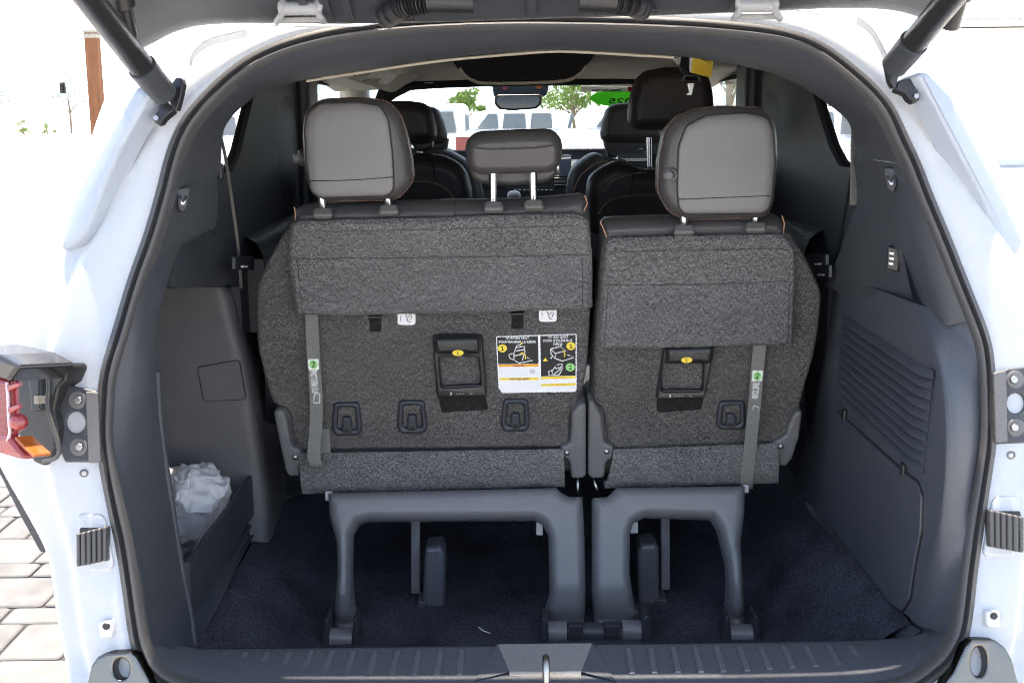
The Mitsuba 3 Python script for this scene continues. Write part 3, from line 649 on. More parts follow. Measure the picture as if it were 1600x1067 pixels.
bracket(NARR, [(920,622),(928,628),(941,652),(944,690),(950,694),(959,698),(959,716),(948,722),(944,748),(925,748),(919,742)], (948,705))
bracket(NARR, [(1255,638),(1249,684),(1238,718),(1228,730),(1216,728),(1215,712),(1207,704),(1208,692),(1222,684),(1229,680),(1231,668),(1242,646)], (1220,697))
for px in ((902,752,903,772),):
    add(WIDE, 'cable', tube([at(902,740,2.50), at(903,760,2.47), at(903,790,2.50)], .004, 8, sm=2), M_STEEL, smooth=60)
add(NARR, 'cable', tube([at(926,742,2.50), at(931,760,2.47), at(940,780,2.50)], .004, 8, sm=2), M_STEEL, smooth=60)
# small bright bracket ears beside and below the frames
for par, q in ((WIDE, quad_px(508,768,519,782)), (WIDE, quad_px(838,816,848,836)), (NARR, quad_px(1161,757,1170,770)), (NARR, quad_px(985,816,997,833))):
    add(par, 'bracket_ear', plate(yplane(2.46), q, -.01, .0, .001, .002), M_SILVER)

# pull handles
def handle(parent, out, hole, badge, num):
    pl = ST
    o, hl = fillet(pl.uvs(out, .022), .005), fillet(pl.uvs(hole, .018), .005)
    k = add(parent, 'pull_handle', slab(pl, o, [(.004, 0), (.014, 0), (.020, .0015), (.022, .0038)], [hl]), M_BLACK, smooth=50, label='black pull handle with a yellow number one badge')
    top = out[:2]; w0, w1 = pl.uv(*out[0], .03), pl.uv(*out[1], .03)
    d = (w1-w0)/np.linalg.norm(w1-w0); dn = A([d[1], -d[0]])
    if dn[1] > 0: dn = -dn
    hh = .037; ring = [w0+d*.004-dn*.0, w1-d*.004-dn*.0, w1-d*.004+dn*hh, w0+d*.004+dn*hh]
    add(k, 'grip', slab(pl, fillet(ring, .008), [(.01, 0), (.028, 0), (.034, .003), (.037, .008), (.038, .014)]), M_BLACK, smooth=60)
    lo0, lo1 = pl.uv(*hole[3], .024), pl.uv(*hole[2], .024)
    add(k, 'handle_lip', tube([pl.to3(lo0+(lo1-lo0)*t, .024)[0] for t in (0.03, .5, .97)], .0028, 8), M_BLACK, smooth=60)
    c = pl.uv(*badge, .0385); t = np.linspace(0, 2*math.pi, 30, endpoint=False)
    add(k, 'badge', slab(pl, c+np.stack([.0115*np.cos(t), .0062*np.sin(t)], 1), [(.036, 0), (.0388, 0)]), M_YELLOW)
    add(k, 'badge_number', letters(pl, c-A([0, .0032]), num, .0062, .0389), M_INK, smooth=False)
    b = (pl.uv(*out[2], .022)+pl.uv(*out[3], .022))/2 + A([0, .0085])
    for tx, dx in (('2', -.022), ('▪▬▬', -.004), ('▬▪', .020)):
        add(k, 'mark', letters(pl, b+A([dx, -.002]), {'2': '2', '▪▬▬': '- - -', '▬▪': '-.'}[tx], .005, .0222), M_WHITE, smooth=False)
handle(WIDE, [(675,526),(754,526),(761,620),(682,622)], [(687,558),(747,558),(751,602),(690,605)], (715.5,551.5), '1')
handle(NARR, [(1038,542),(1118,541),(1102,623),(1025,626)], [(1037,568),(1099,568),(1097,610),(1034,611)], (1073,562.5), '1')
# flat dark patches painting the shade of the hollow under each handle
add(WIDE, 'recess', plate(ST, [(684,618),(758,618),(764,640),(690,645)], .004, .0068, .001, .006), M_RECESS_SHADE)
add(NARR, 'recess', plate(ST, [(1026,622),(1100,620),(1096,640),(1026,645)], .004, .0068, .001, .006), M_RECESS_SHADE)

# grocery hooks
def bag_hook(parent, cx, cy, w, h, skew=0):
    pl = ST; hw, hh = w/2, h/2
    o = [(cx-hw*.9+skew, cy-hh), (cx+hw*.8+skew, cy-hh), (cx+hw, cy+hh*.6), (cx+hw*.75, cy+hh), (cx-hw*.75, cy+hh), (cx-hw, cy+hh*.6)]
    i = [(cx-hw*.55+skew*.8, cy-hh*.72), (cx+hw*.5+skew*.8, cy-hh*.72), (cx+hw*.62, cy+hh*.62), (cx-hw*.62, cy+hh*.62)]
    k = add(parent, 'cargo_hook', slab(pl, fillet(pl.uvs(o, .012), .010), [(.004, 0), (.010, .0), (.013, .0015), (.0145, .005)], [fillet(pl.uvs(i, .012), .005)]), M_TRIM2, smooth=50)
    p = [(cx-hw*.28+skew*.3, cy-hh*.12), (cx+hw*.24+skew*.3, cy-hh*.12), (cx+hw*.36, cy+hh*.8), (cx-hw*.36, cy+hh*.8)]
    add(k, 'tongue', slab(pl, fillet(pl.uvs(p, .016), .004), bev(.006, .018, .004)), M_TRIM2, smooth=50)
    add(k, 'screw', slab(pl, fillet(pl.uvs(ellipse_px(cx, cy+hh*.66, 4.6, 3.4), .018), 0), [(.0182, 0), (.0186, 0)]), M_BLACK)
bag_hook(WIDE, 542, 655, 48, 52); bag_hook(WIDE, 644, 652, 48, 52); bag_hook(WIDE, 805, 649, 46, 51, 2); bag_hook(NARR, 1142, 649, 47, 45, 3)

# tether anchors: dark clip over a flat patch of painted shade, and the white anchor sticker
for x, y in ((586, 489), (808, 484)):
    add(WIDE, 'recess', plate(ST, quad_px(x-9, y-2, x+10, y+30), .004, .0066, .001, .003), M_RECESS_SHADE)
    add(WIDE, 'tether_bar', tube([ST.to3(ST.uv(x-10, y+7, .016), .016)[0], ST.to3(ST.uv(x+10, y+6, .016), .016)[0]], .0042, 10), M_BLACK, smooth=60)
for x, y in ((635, 497), (856, 492)):
    k = add(WIDE, 'anchor_sticker', plate(ST, quad_px(x-14, y-10, x+14, y+11), .006, .0095, .001, .006), M_WHITE)
    P = lambda *q: [ST.to3(ST.uv(x+a, y+b, .0097), .0097)[0] for a, b in q]
    add(k, 'symbol', join(tube(P((-1,-6),(1,0),(3,6),(8,7)), .0009, 6), tube(P((2,-1),(7,-5),(9,-2),(6,3)), .0009, 6), tube(P((-9,-4),(-9,3)), .0007, 6), tube(P((-9,5),(-9,6)), .0007, 6)), M_INK)

# instruction sticker
def sticker(parent):
    pl = ST; h = .0095
    k = add(parent, 'instruction_sticker', slab(pl, fillet(pl.uvs([(775,526),(901,522),(901,609),(898,612),(785,614),(779,606)], h), .002), [(.005, 0), (h, 0)]), M_WHITE, label='white and black folding instruction sticker with yellow and green numbers')
    def bit(pts, mat, dh=.0004, r=.0): return add(k, 'print', slab(pl, fillet(pl.uvs(pts, h), r), [(h-.001, 0), (h+dh, 0)]), mat)
    bit([(776.5,527),(840.5,525),(841.5,568),(778.5,569)], M_INK); bit([(844,525),(899.5,523),(899.5,586.5),(845.5,588)], M_INK)
    bit([(778.5,569.5),(841.5,568.5),(841.5,572.5),(779,573)], M_ORANGE); bit([(780,590.5),(841.5,589.5),(841.5,593.5),(780.5,594)], M_YELLOW)
    bit([(845,588.5),(899.5,587),(899.5,591),(845,592.5)], M_YELLOW); bit([(845,600),(899.5,598),(899.5,602),(845,603.5)], M_YELLOW)
    px = lambda s: s*.00131
    def txt(cx, cy, t, hp, mat, dh=.0006): add(k, 'lettering', letters(pl, pl.uv(cx, cy, h), t, px(hp), h+dh, .0003), mat, smooth=False)
    txt(808, 529.8, 'TO STOW SEAT', 3.6, M_WHITE); txt(808.5, 535.6, 'POUR RANGER LE SIÈGE', 3.6, M_WHITE)
    txt(871.5, 528, 'TO USE SEAT', 3.6, M_WHITE); txt(871.5, 533.6, 'POUR UTILISER LE', 3.6, M_WHITE); txt(871.5, 539.2, 'SIÈGE', 3.6, M_WHITE)
    txt(810, 572.8, '▲ WARNING'.replace('▲ ', ''), 2.8, M_REDLENS); txt(812, 593.4, 'AVERTISSEMENT', 2.8, M_REDLENS)
    txt(872, 591.6, 'CAUTION', 2.6, M_ORANGE); txt(872, 602.6, 'ATTENTION', 2.6, M_ORANGE)
    for cx, cy, n, m in ((785, 544, '1', M_YELLOW), (892, 540.5, '1', M_YELLOW), (891, 573.5, '2', M_GREEN)):
        bit(ellipse_px(cx, cy, 7.2, 6.2), m, .0008); txt(cx, cy+3.3, n, 6.8, M_INK, .0011)
    def line(pts, mat, w=.0011): return tube([pl.to3(pl.uv(x, y, h), h+.0006)[0] for x, y in pts], w, 5)
    w1 = [[(803,562),(803,553),(800,552),(795,554),(797,560),(803,562)], [(803,553),(806,543),(820,541),(820,550),(816,563)], [(803,556),(817,553)], [(804,563),(811,567),(832,563),(823,558)], [(806,543),(808,539),(813,539),(814,542)], [(806,548),(819,546)]]
    w2 = [[(860,545),(876,541),(884,548),(868,552),(860,545)], [(860,545),(861,553),(868,560),(868,552)], [(868,560),(879,564),(897,558),(886,554)], [(860,560),(863,557)], [(870,566+4),(878,568),(878,577),(874,585),(865,586),(862,580),(868,572)], [(857,580),(862,578),(864,585),(858,586),(857,580)], [(868,576),(877,573)], [(866,584),(876,576)]]
    for q in (w1+w2): add(k, 'drawing_line', line(q, 0), M_WHITE)
    for q in ([(812,553),(816,551),(821,554),(821,561)], [(879,547),(882,551),(882,557)]): add(k, 'drawing_line', line(q, 0, .0014), M_YELLOW)
    bit([(812,538.5),(815,534.2),(816.5,538)], M_YELLOW, .0005); bit([(848,564.5),(852,558.5),(856,564)], M_YELLOW, .0005)
    bit(ellipse_px(832, 580, 4.6, 4.2), M_SILVER, .0004)
sticker(WIDE)

# pull straps
def strap(parent, path, width_px, lab_px, loop):
    pl = ST
    P = A([pl.to3(pl.uv(x, y, h), h)[0] for x, y, h in path]); n = 60
    k = add(parent, 'pull_strap', ribbon(resample(chaikin(P, 2), n), width_px*.00131, .0022, (1, 0, 0)), M_WEB, smooth=50, label='grey webbing recline strap with a green number two badge')
    (x0, y0, x1, y1) = lab_px; h = lab_px_h = .032
    a, b = pl.uv(x0, y0, h), pl.uv(x1, y1, h); d = (b-a)/np.linalg.norm(b-a); s = A([-d[1], d[0]])
    if s[0] < 0: s = -s
    L = np.linalg.norm(b-a); wv = width_px*.00131*.40
    pp = lambda i, j: a + d*L*i + s*wv*j
    up = h
    add(k, 'badge', slab(pl, fillet([pp(0, -1), pp(0, 1), pp(.24, 1), pp(.24, -1)], .001), [(up-.004, 0), (up+.0003, 0)]), M_WHITE)
    c = pp(.12, 0); t = np.linspace(0, 2*math.pi, 28, endpoint=False)
    add(k, 'badge_disc', slab(pl, c+.0098*np.stack([np.cos(t), np.sin(t)], 1)*A([.86, 1]), [(up, 0), (up+.0007, 0)]), M_GREEN)
    add(k, 'badge_number', letters(pl, c-A([0, .0055]), '2', .0115, up+.0008), M_INK, smooth=False)
    ang = math.atan2(-d[1], -d[0])
    add(k, 'lettering', letters(pl, pp(.505, .48), 'TO RECLINE', .0125, up+.0004, rot=ang, xs=.50), M_WHITE, smooth=False)
    q = lambda *ij: [pl.to3(pp(i, j), up+.0008)[0] for i, j in ij]
    add(k, 'arrow', join(tube(q((.76, -.1), (.80, .75), (1.0, .55), (1.0, -.55), (.93, -.6), (.76, -.1)), .0012, 6)), M_WHITE)
strap(WIDE, [(486,480,.020),(488,520,.026),(490,560,.030),(493,600,.031),(495,640,.031),(493,680,.045),(490,705,.060),(492,722,.066),(497,731,.058),(505,728,.036),(507,705,.022),(505,670,.008)], 20, (489,561,495,629), None)
strap(NARR, [(1188,528,.022),(1186,552,.028),(1183,580,.031),(1180,620,.031),(1176,660,.034),(1172,700,.042),(1168,735,.046),(1166,757,.040),(1167,763,.02)], 20, (1184,579,1178,650), None)

# headrests
def headrest(parent, out, y, depth, panel, posts, knob=None, seam=None, mat=M_LEATHER, puff=.0, tilt=0., rim=.03, lab=None, stitch=True):
    pl = Plane((0, y, 1.30), (1, 0, 0), (0, tilt, 1))
    P = resample(fillet(pl.uvs(out, 0), .03, 8), 120, True)
    pf = [(-depth, .045), (-depth+.012, .022), (-depth+.035, .006), (-depth*.5, -.004)] + [(-.03+.03*math.sin(t), -.002+rim-rim*math.cos(t)) for t in np.linspace(.1, 1.5, 8)]
    k = add(parent, 'headrest', slab(pl, P, pf), mat, smooth=70, label=lab)
    if panel is not None:
        Q = resample(fillet(pl.uvs(panel, .0), .022, 8), 110, True)
        add(k, 'back_panel', slab(pl, Q, [(-.006, 0), (.0005, .0), (.003, .0025), (.005, .008), (.0062, .018)]), M_LIT_PANEL, smooth=70, label='rear panel of the headrest with reflected light put in as a paler grey')
        N = ring_normals(ccw(Q)); ring = pl.to3(ccw(Q)+N*.0008, .0008)
        add(k, 'piping', tube(np.vstack([ring, ring[:1]]), .0012, 6, caps=False), M_SEAM, smooth=60)
    if seam:
        add(k, 'seam', tube([pl.to3(pl.uv(x, yy_, .006), .0062)[0] for x, yy_ in seam], .0010, 6, sm=1), M_SEAM, smooth=60)
    if stitch:
        Pn = ccw(P); N = ring_normals(Pn); S = pl.to3(Pn+N*.0022, -.030); m = []
        S = resample(S, 260, True)
        for i in range(0, 260, 2): m.append(tube([S[i], S[(i+1) % 260]], .0010, 4))
        add(k, 'stitching', join(*m), M_STITCH, smooth=False)
    for (x0, y0, x1, y1) in posts:
        a, b = at(x0, y0-8, y+.022), at(x1, y1, y+.030)
        kk = add(k, 'post', tube([a, b], .0085, 14), M_CHROME, smooth=60)
    if knob:
        side_ = knob[0] < 600
        c = at(*knob, y+(depth*.45 if side_ else .004)); ax = A([-1, -.35, 0]) if side_ else A([-.45, -1, .0]); ax /= np.linalg.norm(ax)
        t0 = .004 if side_ else .0
        add(k, 'knob_collar', tube([c-ax*.02, c+ax*(t0+.001), c+ax*(t0+.003)], [.0165, .0165, .0145], 22), M_LEATHER, smooth=50)
        add(k, 'release_knob', tube([c-ax*.01, c+ax*(t0+.010), c+ax*(t0+.013), c+ax*(t0+.014)], [.0105, .0105, .009, .006], 20), M_GREY, smooth=50)
    return k
def post_base(parent, x, y, w=32, y3=2.402, hh=15):
    P = [(x-w*.5, y+hh*.3), (x-w*.40, y-hh*.5), (x+w*.40, y-hh*.5), (x+w*.5, y+hh*.3), (x+w*.44, y+hh*.5), (x-w*.44, y+hh*.5)]
    pl = Plane(at(x, y, y3), (1, 0, 0), (0, .55, .83))
    add(parent, 'post_base', slab(pl, fillet(pl.uvs(P), .0065), pill(-.010, .006, .004, .006, 5)), M_BASE, smooth=60)
headrest(WIDE, [(481,168),(500,156),(557,153),(604,159),(622,180),(633,215),(640,253),(643,281),(628,302),(615,312),(500,314),(484,300),(476,270),(471,215),(473,182)], 2.405, .125, [(482,176),(500,162),(557,160),(594,166),(607,188),(613,240),(616,300),(610,306),(500,309),(486,300),(479,255),(476,200)], [(501,305,505,335),(603,300,608,331)], (472,247), [(480,283),(550,282),(614,277)], lab='tall outer headrest of the wide seat', tilt=.02)
headrest(NARR, [(1092,171),(1130,167),(1190,169),(1209,182),(1216,205),(1218,240),(1212,310),(1205,336),(1195,341),(1075,343),(1050,332),(1032,300),(1034,250),(1043,205),(1060,183)], 2.395, .125, [(1103,181),(1165,177),(1198,183),(1208,205),(1211,250),(1206,310),(1200,333),(1062,335),(1058,300),(1060,230),(1072,197)], [(1068,330,1069,362),(1181,330,1180,360)], (1047,274), [(1060,312),(1130,309),(1205,306)], lab='tall headrest of the narrow seat', tilt=.02)
k = headrest(WIDE, [(733,215),(800,211),(870,209),(877,232),(876,266),(868,272),(738,275),(730,268),(729,236)], 2.42, .10, None, [(770,262,771,322),(832,262,834,320)], None, [(733,229),(760,234),(800,233),(845,231),(871,226)], lab='low middle headrest of the wide seat', tilt=-.12, rim=.022, stitch=False)
add(k, 'chin_pad', slab(yplane(2.47), resample(fillet(yplane(2.47).uvs([(732,258),(872,256),(870,274),(855,285),(835,289),(800,291),(765,290),(748,286),(736,276)]), .012), 80, True), pill(-.05, .0, .015, .012)), M_LEATHER, smooth=60)
for x, y in ((504,333),(607,328)): post_base(WIDE, x, y)
for x, y in ((771,323),(834,320)): post_base(WIDE, x, y)
for x, y in ((1069,359),(1181,355)): post_base(NARR, x, y, 34)
add(WIDE, 'shell_seam', tube([ST.to3(ST.uv(x, y, h), h)[0] for x, y, h in ((711,315,-.02),(711,322,-.004),(711,336,.0))], .0012, 6), M_BLACK)
for par, q in ((WIDE, [(459,325),(461,333),(462,344)]), (WIDE, [(914,306),(918,318),(912,330)]), (NARR, [(938,347),(943,358),(948,371)]), (NARR, [(1223,338),(1226,350),(1224,364)])):
    add(par, 'shell_seam', tube([ST.to3(ST.uv(x, y, .0), -.006+.004*i)[0] for i, (x, y) in enumerate(q)], .0012, 6), M_STITCH)
# cushions in front of the backrests, hidden from here but there
for par, x0, x1 in ((WIDE, -.48, .14), (NARR, .17, .58)):
    m = rbox(((x0+x1)/2, 2.86, .70), (x1-x0-.01, .46, .12), .04)
    add(par, 'cushion', m, M_LEATHER, smooth=60)

# hinge feet of the frames
FT = yplane(2.285)
def foot(parent, x0, x1, y0, y1, knuckle=True):
    add(parent, 'hinge_foot', plate(FT, [(x0,y1),(x0+5,y0+8),(x0+9,y0),(x0+13,y0+4),(x0+14,y1)], -.05, .006, .004, .004), M_TRIM2, smooth=50)
    add(parent, 'hinge_foot', plate(FT, [(x1-14,y1),(x1-13,y0+4),(x1-9,y0),(x1-5,y0+8),(x1,y1)], -.05, .006, .004, .004), M_TRIM2, smooth=50)
    c0, c1 = FT.to3(FT.uv(x0+14, y1-16))[0], FT.to3(FT.uv(x1-14, y1-16))[0]
    add(parent, 'hinge_barrel', tube([c0+A([0, .02, 0]), c1+A([0, .02, 0])], .022, 20), M_FRAME, smooth=60)
foot(WIDE, 500, 564, 965, 1020); foot(NARR, 1128, 1192, 960, 1014)
def ear(parent, x0, x1, y0, y1, s_):
    P = [(x0,y1),(x0+3*(s_>0)+0,y0+6),(x0+5,y0),(x1-5,y0),(x1,y0+6),(x1,y1)]
    add(parent, 'hinge_foot', plate(FT, P, -.05, .006, .004, .004), M_TRIM2, smooth=50)
def barrel(parent, x0, x1, yc, r=.0215, nm='hinge_barrel', mat=M_FRAME):
    c0, c1 = FT.to3(FT.uv(x0, yc))[0], FT.to3(FT.uv(x1, yc))[0]
    add(parent, nm, tube([c0+A([0, .022, 0]), c1+A([0, .022, 0])], r, 24), mat, smooth=60)
ear(WIDE, 842, 856, 965, 1016, 1); barrel(WIDE, 857, 886, 994)
ear(NARR, 1004, 1018, 962, 1014, -1); barrel(NARR, 973, 1003, 992)
HB = f'{van}__hinge_block'
barrel(HB, 887, 972, 995, .020, 'base', M_TRIM)
for x0, x1 in ((889, 911), (944, 970)):
    add(HB, 'cap', plate(yplane(2.283), [(x0,977),(x1,977),(x1,990),(x1-4,996),(x0,996)], -.02, .002, .002, .003), M_TRIM2, smooth=50)

# ------------------------------------------------------------------ cabin
def lining(sgn, x, mat):
    """Side lining with openings for the quarter window and the sliding door window; outlines in (y, z)."""
    pl = Plane((x, 0, 0), (0, 1, 0), (0, 0, 1))
    out = [(2.10, 1.13), (2.10, 1.43), (2.30, 1.485), (2.55, 1.53), (2.9, 1.57), (5.2, 1.60), (5.2, .35), (2.60, .35), (2.60, 1.07)]
    dq = .07 if sgn < 0 else .04
    quarter = [(2.16, 1.31), (2.52+dq, 1.31), (2.60+dq, 1.345), (2.78+dq, 1.475), (2.80+dq, 1.515), (2.62, 1.51), (2.45, 1.485), (2.18, 1.425)]
    slide = [(3.66, 1.20), (4.55, 1.17), (4.62, 1.22), (4.46, 1.535), (3.62, 1.54), (3.55, 1.40)]
    k = add(van, 'cabin_lining', slab(pl, fillet(out, .01), [(-.02*sgn, 0), (0, 0)] if sgn > 0 else [(.0, 0), (.02, 0)], [fillet(quarter, .03), fillet(slide, .04)]), mat, smooth=30)
    xo = x + sgn*.035
    po = Plane((xo, 0, 0), (0, 1, 0), (0, 0, 1))
    for q in (quarter, slide):
        add(k, 'window', slab(po, A([(a+(.03 if a > np.mean(A(q)[:, 0]) else -.03), b+(.03 if b > 1.35 else -.03)) for a, b in q]), [(0, 0), (.0005, 0)], back=False), M_GLASS, smooth=False)
        c = np.mean(A(q), axis=0); q2 = c + (fillet(A(q), .03)-c)*A([.985, .97])
        add(k, 'window_seal', slab(Plane((x-sgn*.003, 0, 0), (0, 1, 0), (0, 0, 1)), fillet(q, .03)+0, [(-.004, -.003), (.004, -.003)], [fillet(A(c+(A(q)-c)*A([.97, .95])), .03)]), M_DARK)
    # armrest bulge along the lining
    b = [[(x-sgn*d, y, z) for y in np.linspace(2.66, 3.65, 24)] for d, z in ((0, 1.17), (.03, 1.165), (.055, 1.14), (.062, 1.10), (.055, 1.0), (.05, .8), (.0, .6))]
    add(k, 'armrest', loft(b, 24, 24, sm=0), mat, smooth=60)
    add(k, 'lining_pad', loft([[(x-sgn*e*math.sin(math.pi*t), 2.92+.62*t, 1.19+.0*t) for t in np.linspace(0, 1, 14)], [(x-sgn*e*1.4*math.sin(math.pi*t), 2.96+.58*t, 1.38) for t in np.linspace(0, 1, 14)], [(x-sgn*e*.6*math.sin(math.pi*t), 3.0+.54*t, 1.53) for t in np.linspace(0, 1, 14)]] if (e := .02) else None, 20, 14), mat, smooth=60)
    return k
LL = lining(-1, -.605, M_TRIM2); LR = lining(1, .705, M_TRIM2)
for k, (cx, cy, sg_) in ((LL, (382, 412, 1)), (LR, (1278, 408, -1)), (LR, (1283, 425, -1))):
    xx = (-.545 if sg_ > 0 else .645)
    pl = Plane((xx, 0, 0), (0, sg_, 0), (0, 0, 1))
    add(k, 'socket_plate', slab(pl, fillet(pl.uvs(quad_px(cx-16, cy-12, cx+14, cy+10)), .004), [(-.004, 0), (.002, .001)]), M_BLACK)
    add(k, 'socket_mark', slab(pl, pl.uvs(quad_px(cx-5, cy+3, cx+5, cy+6), .002), [(0, 0), (.003, 0)]), M_SILVER)

# headliner with its pale rear edge, roof unit, lamps
hl = []
for y, z in ((2.24, 1.545), (2.30, 1.556), (2.8, 1.575), (3.3, 1.572), (3.9, 1.55), (4.35, 1.522)):
    hl.append([(CX+x, y, z+.012*math.cos(x/.66*math.pi/2)-.012) for x in np.linspace(-.66, .66, 15)])
add(van, 'headliner', loft(hl, 40, 24, sm=0), M_LINER, smooth=60, label='pale grey headliner of the cabin')
HLN = f'{van}__headliner'
edge = A([at(x, y+3.0, 2.245) for x, y in [(479,124),(520,117),(569,110),(625,101),(681,93),(740,87),(800,82),(862,77),(920,79),(969,82),(1053,87)]])
add(HLN, 'edge_strip', tube(chaikin(edge, 2), .0028, 8), M_CREAM, smooth=60)
CON = yplane(3.1)
con = [(690,100),(945,96),(917,103),(910,113),(893,123),(870,129),(760,131),(737,128),(723,118),(716,108)]
add(van, 'roof_unit', plate(CON, [(700,84),(935,80),(916,103),(908,114),(892,124),(870,127.5),(760,129.5),(738,126),(724,117),(714,106)], -.45, 0, .006, .01), M_DARK, smooth=50, label='dark overhead unit hanging below the headliner')
RU = f'{van}__roof_unit'
add(RU, 'pale_rim', tube(chaikin([at(x, y, 3.095) for x, y in ((718,107),(726,119),(740,127.5),(760,131),(815,130.5),(870,128.5),(893,125),(909,114),(916,104))], 2), .0042, 8), M_CREAM, smooth=60)
# front header: dark panel with sun visors and small lamps
HDp = yplane(4.1)
add(van, 'header_panel', plate(HDp, [(600,118),(640,112),(700,108),(935,104),(1010,104),(1050,112),(1050,150),(1000,134),(985,131),(880,133),(760,135),(680,138),(640,141),(618,152),(596,168),(580,168)], -.05, 0, .006, .01), M_DARK, smooth=50)
HD = f'{van}__header_panel'
for q in (quad_px(651,124.5,668,127), quad_px(663,129,677,130.5), quad_px(965,115,983,117.5), quad_px(958,121,970,123)):
    add(HD, 'visor_label', plate(HDp, q, .0, .003, .001, .001), M_SILVER)
# grab handles and roof lamps
gh = lambda *P: tube([at(x, y, d) for x, y, d in P], .010, 10, sm=2)
add(HLN, 'grab_handle', gh((558,121,3.1),(561,124,3.05),(572,113,3.25),(584,107,3.5)), M_LINER, smooth=60)
LP = Plane(at(602, 124, 3.4), (1, .2, -.25), (0, 1, .25))
add(HLN, 'roof_lamp', plate(yplane(3.4), [(588,130),(607,112),(621,117),(604,134)], -.03, 0, .004, .004, holes=[([(595,127),(607,116),(613,119),(602,130)], .003)]), M_WHITE)
swp = [[at(560,128,3.3), at(600,142,3.7), at(615,146,4.0), at(640,128,4.15), at(700,112,4.1)], [at(540,122,3.25), at(590,124,3.5), at(620,118,3.7), at(660,108,3.8), at(720,104,3.7)]]
add(HLN, 'roof_swoop', loft(swp, 30, 6), M_LINER, smooth=60)
swr = [[at(1100,110,3.4), at(1060,112,3.7), at(1030,118,3.9), at(990,112,4.0), at(925,110,4.0)], [at(1110,104,3.3), at(1060,102,3.5), at(1010,100,3.6), at(960,99,3.7), at(915,100,3.7)]]
add(HLN, 'roof_swoop', loft(swr, 30, 6), M_LINER, smooth=60)
AR = yplane(2.205)
add(van, 'catch_plate', plate(AR, quad_px(793,75,862,79.5), -.01, .002, .001, .002), M_BLACK)
for i, x in enumerate((808, 817, 826)):
    add(f'{van}__catch_plate', 'mark', plate(yplane(2.3), quad_px(x-3, 81.5, x+3, 84.5), 0, .002, .0005, .001), M_WHITE)

# windscreen, pillars, dash
WS = Plane((CX, 4.42, 1.54), (1, 0, 0), (0, -.62, .36))
add(van, 'windscreen', slab(WS, fillet([(-.68, -.75), (.68, -.75), (.60, .06), (-.60, .06)], .05), [(0, 0), (.001, 0)], back=False), M_GLASS, smooth=False)
WSK = f'{van}__windscreen'
for s in (-1, 1):
    P = A([WS.to3((s*.70, -.8), .0)[0], WS.to3((s*.60, .02), .0)[0]])
    add(van, 'windscreen_pillar', tube([P[0], P[0]*.5+P[1]*.5+A([0, 0, .01]), P[1], P[1]+A([0, -.2, .02])], [.06, .055, .05, .05], 12), M_LINER, smooth=60)
    add(van, 'door_pillar', rbox((CX+s*.625, 3.50, 1.36), (.05, .16, .42), .02), M_TRIM2, smooth=50)
pi_ = WS.lift(-.004) if WS.n[1] < 0 else WS.lift(.004)
S0 = WS
hs = .004 if WS.n[1] < 0 else -.004
el = fillet(S0.uvs(ellipse_px(985, 152, 63, 15), 0), 0)
add(WSK, 'year_sticker', slab(S0, el, [(hs, 0), (hs+.0006, 0)]), M_STICKGREEN, label='green oval year sticker read from behind')
c = S0.uv(969, 157)
add(f'{WSK}', 'sticker_year', letters(S0, S0.uv(975, 160, 0), '2025', .034, hs+.001, mirror=True), M_INK, smooth=False)
add(WSK, 'dealer_strip', slab(S0, S0.uvs(quad_px(908, 133.5, 1010, 142), 0), [(hs, 0), (hs+.0006, 0)]), M_WHITE)
add(WSK, 'dealer_lettering', letters(S0, S0.uv(948, 140.5, 0), 'Used Vehicles', .012, hs+.001, mirror=True), M_INK, smooth=False)
add(WSK, 'dealer_mark', slab(S0, S0.uvs(quad_px(981, 134, 1008, 141.5), 0), [(hs, 0), (hs+.0012, 0)]), M_REDLENS)
# rear view mirror with its sensor housing
MP = yplane(4.55)
mr = add(van, 'mirror', plate(MP, [(773,151),(778,148),(845,147),(847,152),(846,163),(838,170),(800,173),(780,171),(773,163)], -.04, 0, .006, .01), M_BLACK, smooth=50, label='interior mirror hanging from the windscreen')
add(mr, 'mirror_glass', plate(MP, [(776,152),(843,151),(842,163),(835,168),(800,170.5),(783,169),(776,162)], -.0, .002, .001, .008), M_DARKGLASS)
add(mr, 'sensor_housing', plate(yplane(4.6), [(769,130),(858,128),(857,140),(853,150),(772,152),(770,142)], -.08, 0, .006, .01), M_TRIM2, smooth=50)
add(mr, 'lamp', plate(yplane(4.59), ellipse_px(842, 135.5, 5, 3.6, 16), -.01, .002, .001, 0), M_AMBER)
add(mr, 'lamp', plate(yplane(4.59), ellipse_px(789, 138, 4, 3.2, 16), -.01, .002, .001, 0), M_PINK)
# dashboard
add(van, 'dashboard', rbox((CX, 5.2, 1.03), (1.36, .55, .40), .06), M_TRIM2, smooth=50, label='dark dashboard with vents and a row of buttons')
DB = f'{van}__dashboard'
DP = yplane(4.915)
add(DB, 'vent_panel', plate(DP, [(730,276),(895,274),(895,292),(730,294)], -.02, .004, .003, .003), M_BLACK)
for y in (279, 284, 289):
    add(DB, 'vent_slat', plate(DP, quad_px(866, y-.8, 893, y+.8), .0, .010, .001, .001), M_STEEL)
add(DB, 'screen', plate(yplane(4.90), [(871,248),(893,247),(893,275),(876,276)], -.02, .004, .003, .003), M_SCREEN)
add(DB, 'button_row', plate(DP, [(790,293),(866,292),(866,301),(790,302)], -.01, .006, .002, .002), M_BLACK)
for i in range(9):
    add(DB, 'button_mark', plate(DP, quad_px(803+i*7, 296, 807+i*7, 297.6), .005, .008, .0005, .0005), M_SILVER)
add(DB, 'shift_knob', rbox(at(803, 306, 4.5), (.05, .04, .035), .014), M_SILVER, smooth=60)
add(van, 'cabin_floor', rbox((CX, 4.3, .42), (1.3, 2.2, .03), .005), M_FLOOR)
add(van, 'firewall', rbox((CX, 5.42, .80), (1.6, .04, .95), .01), M_DARK)
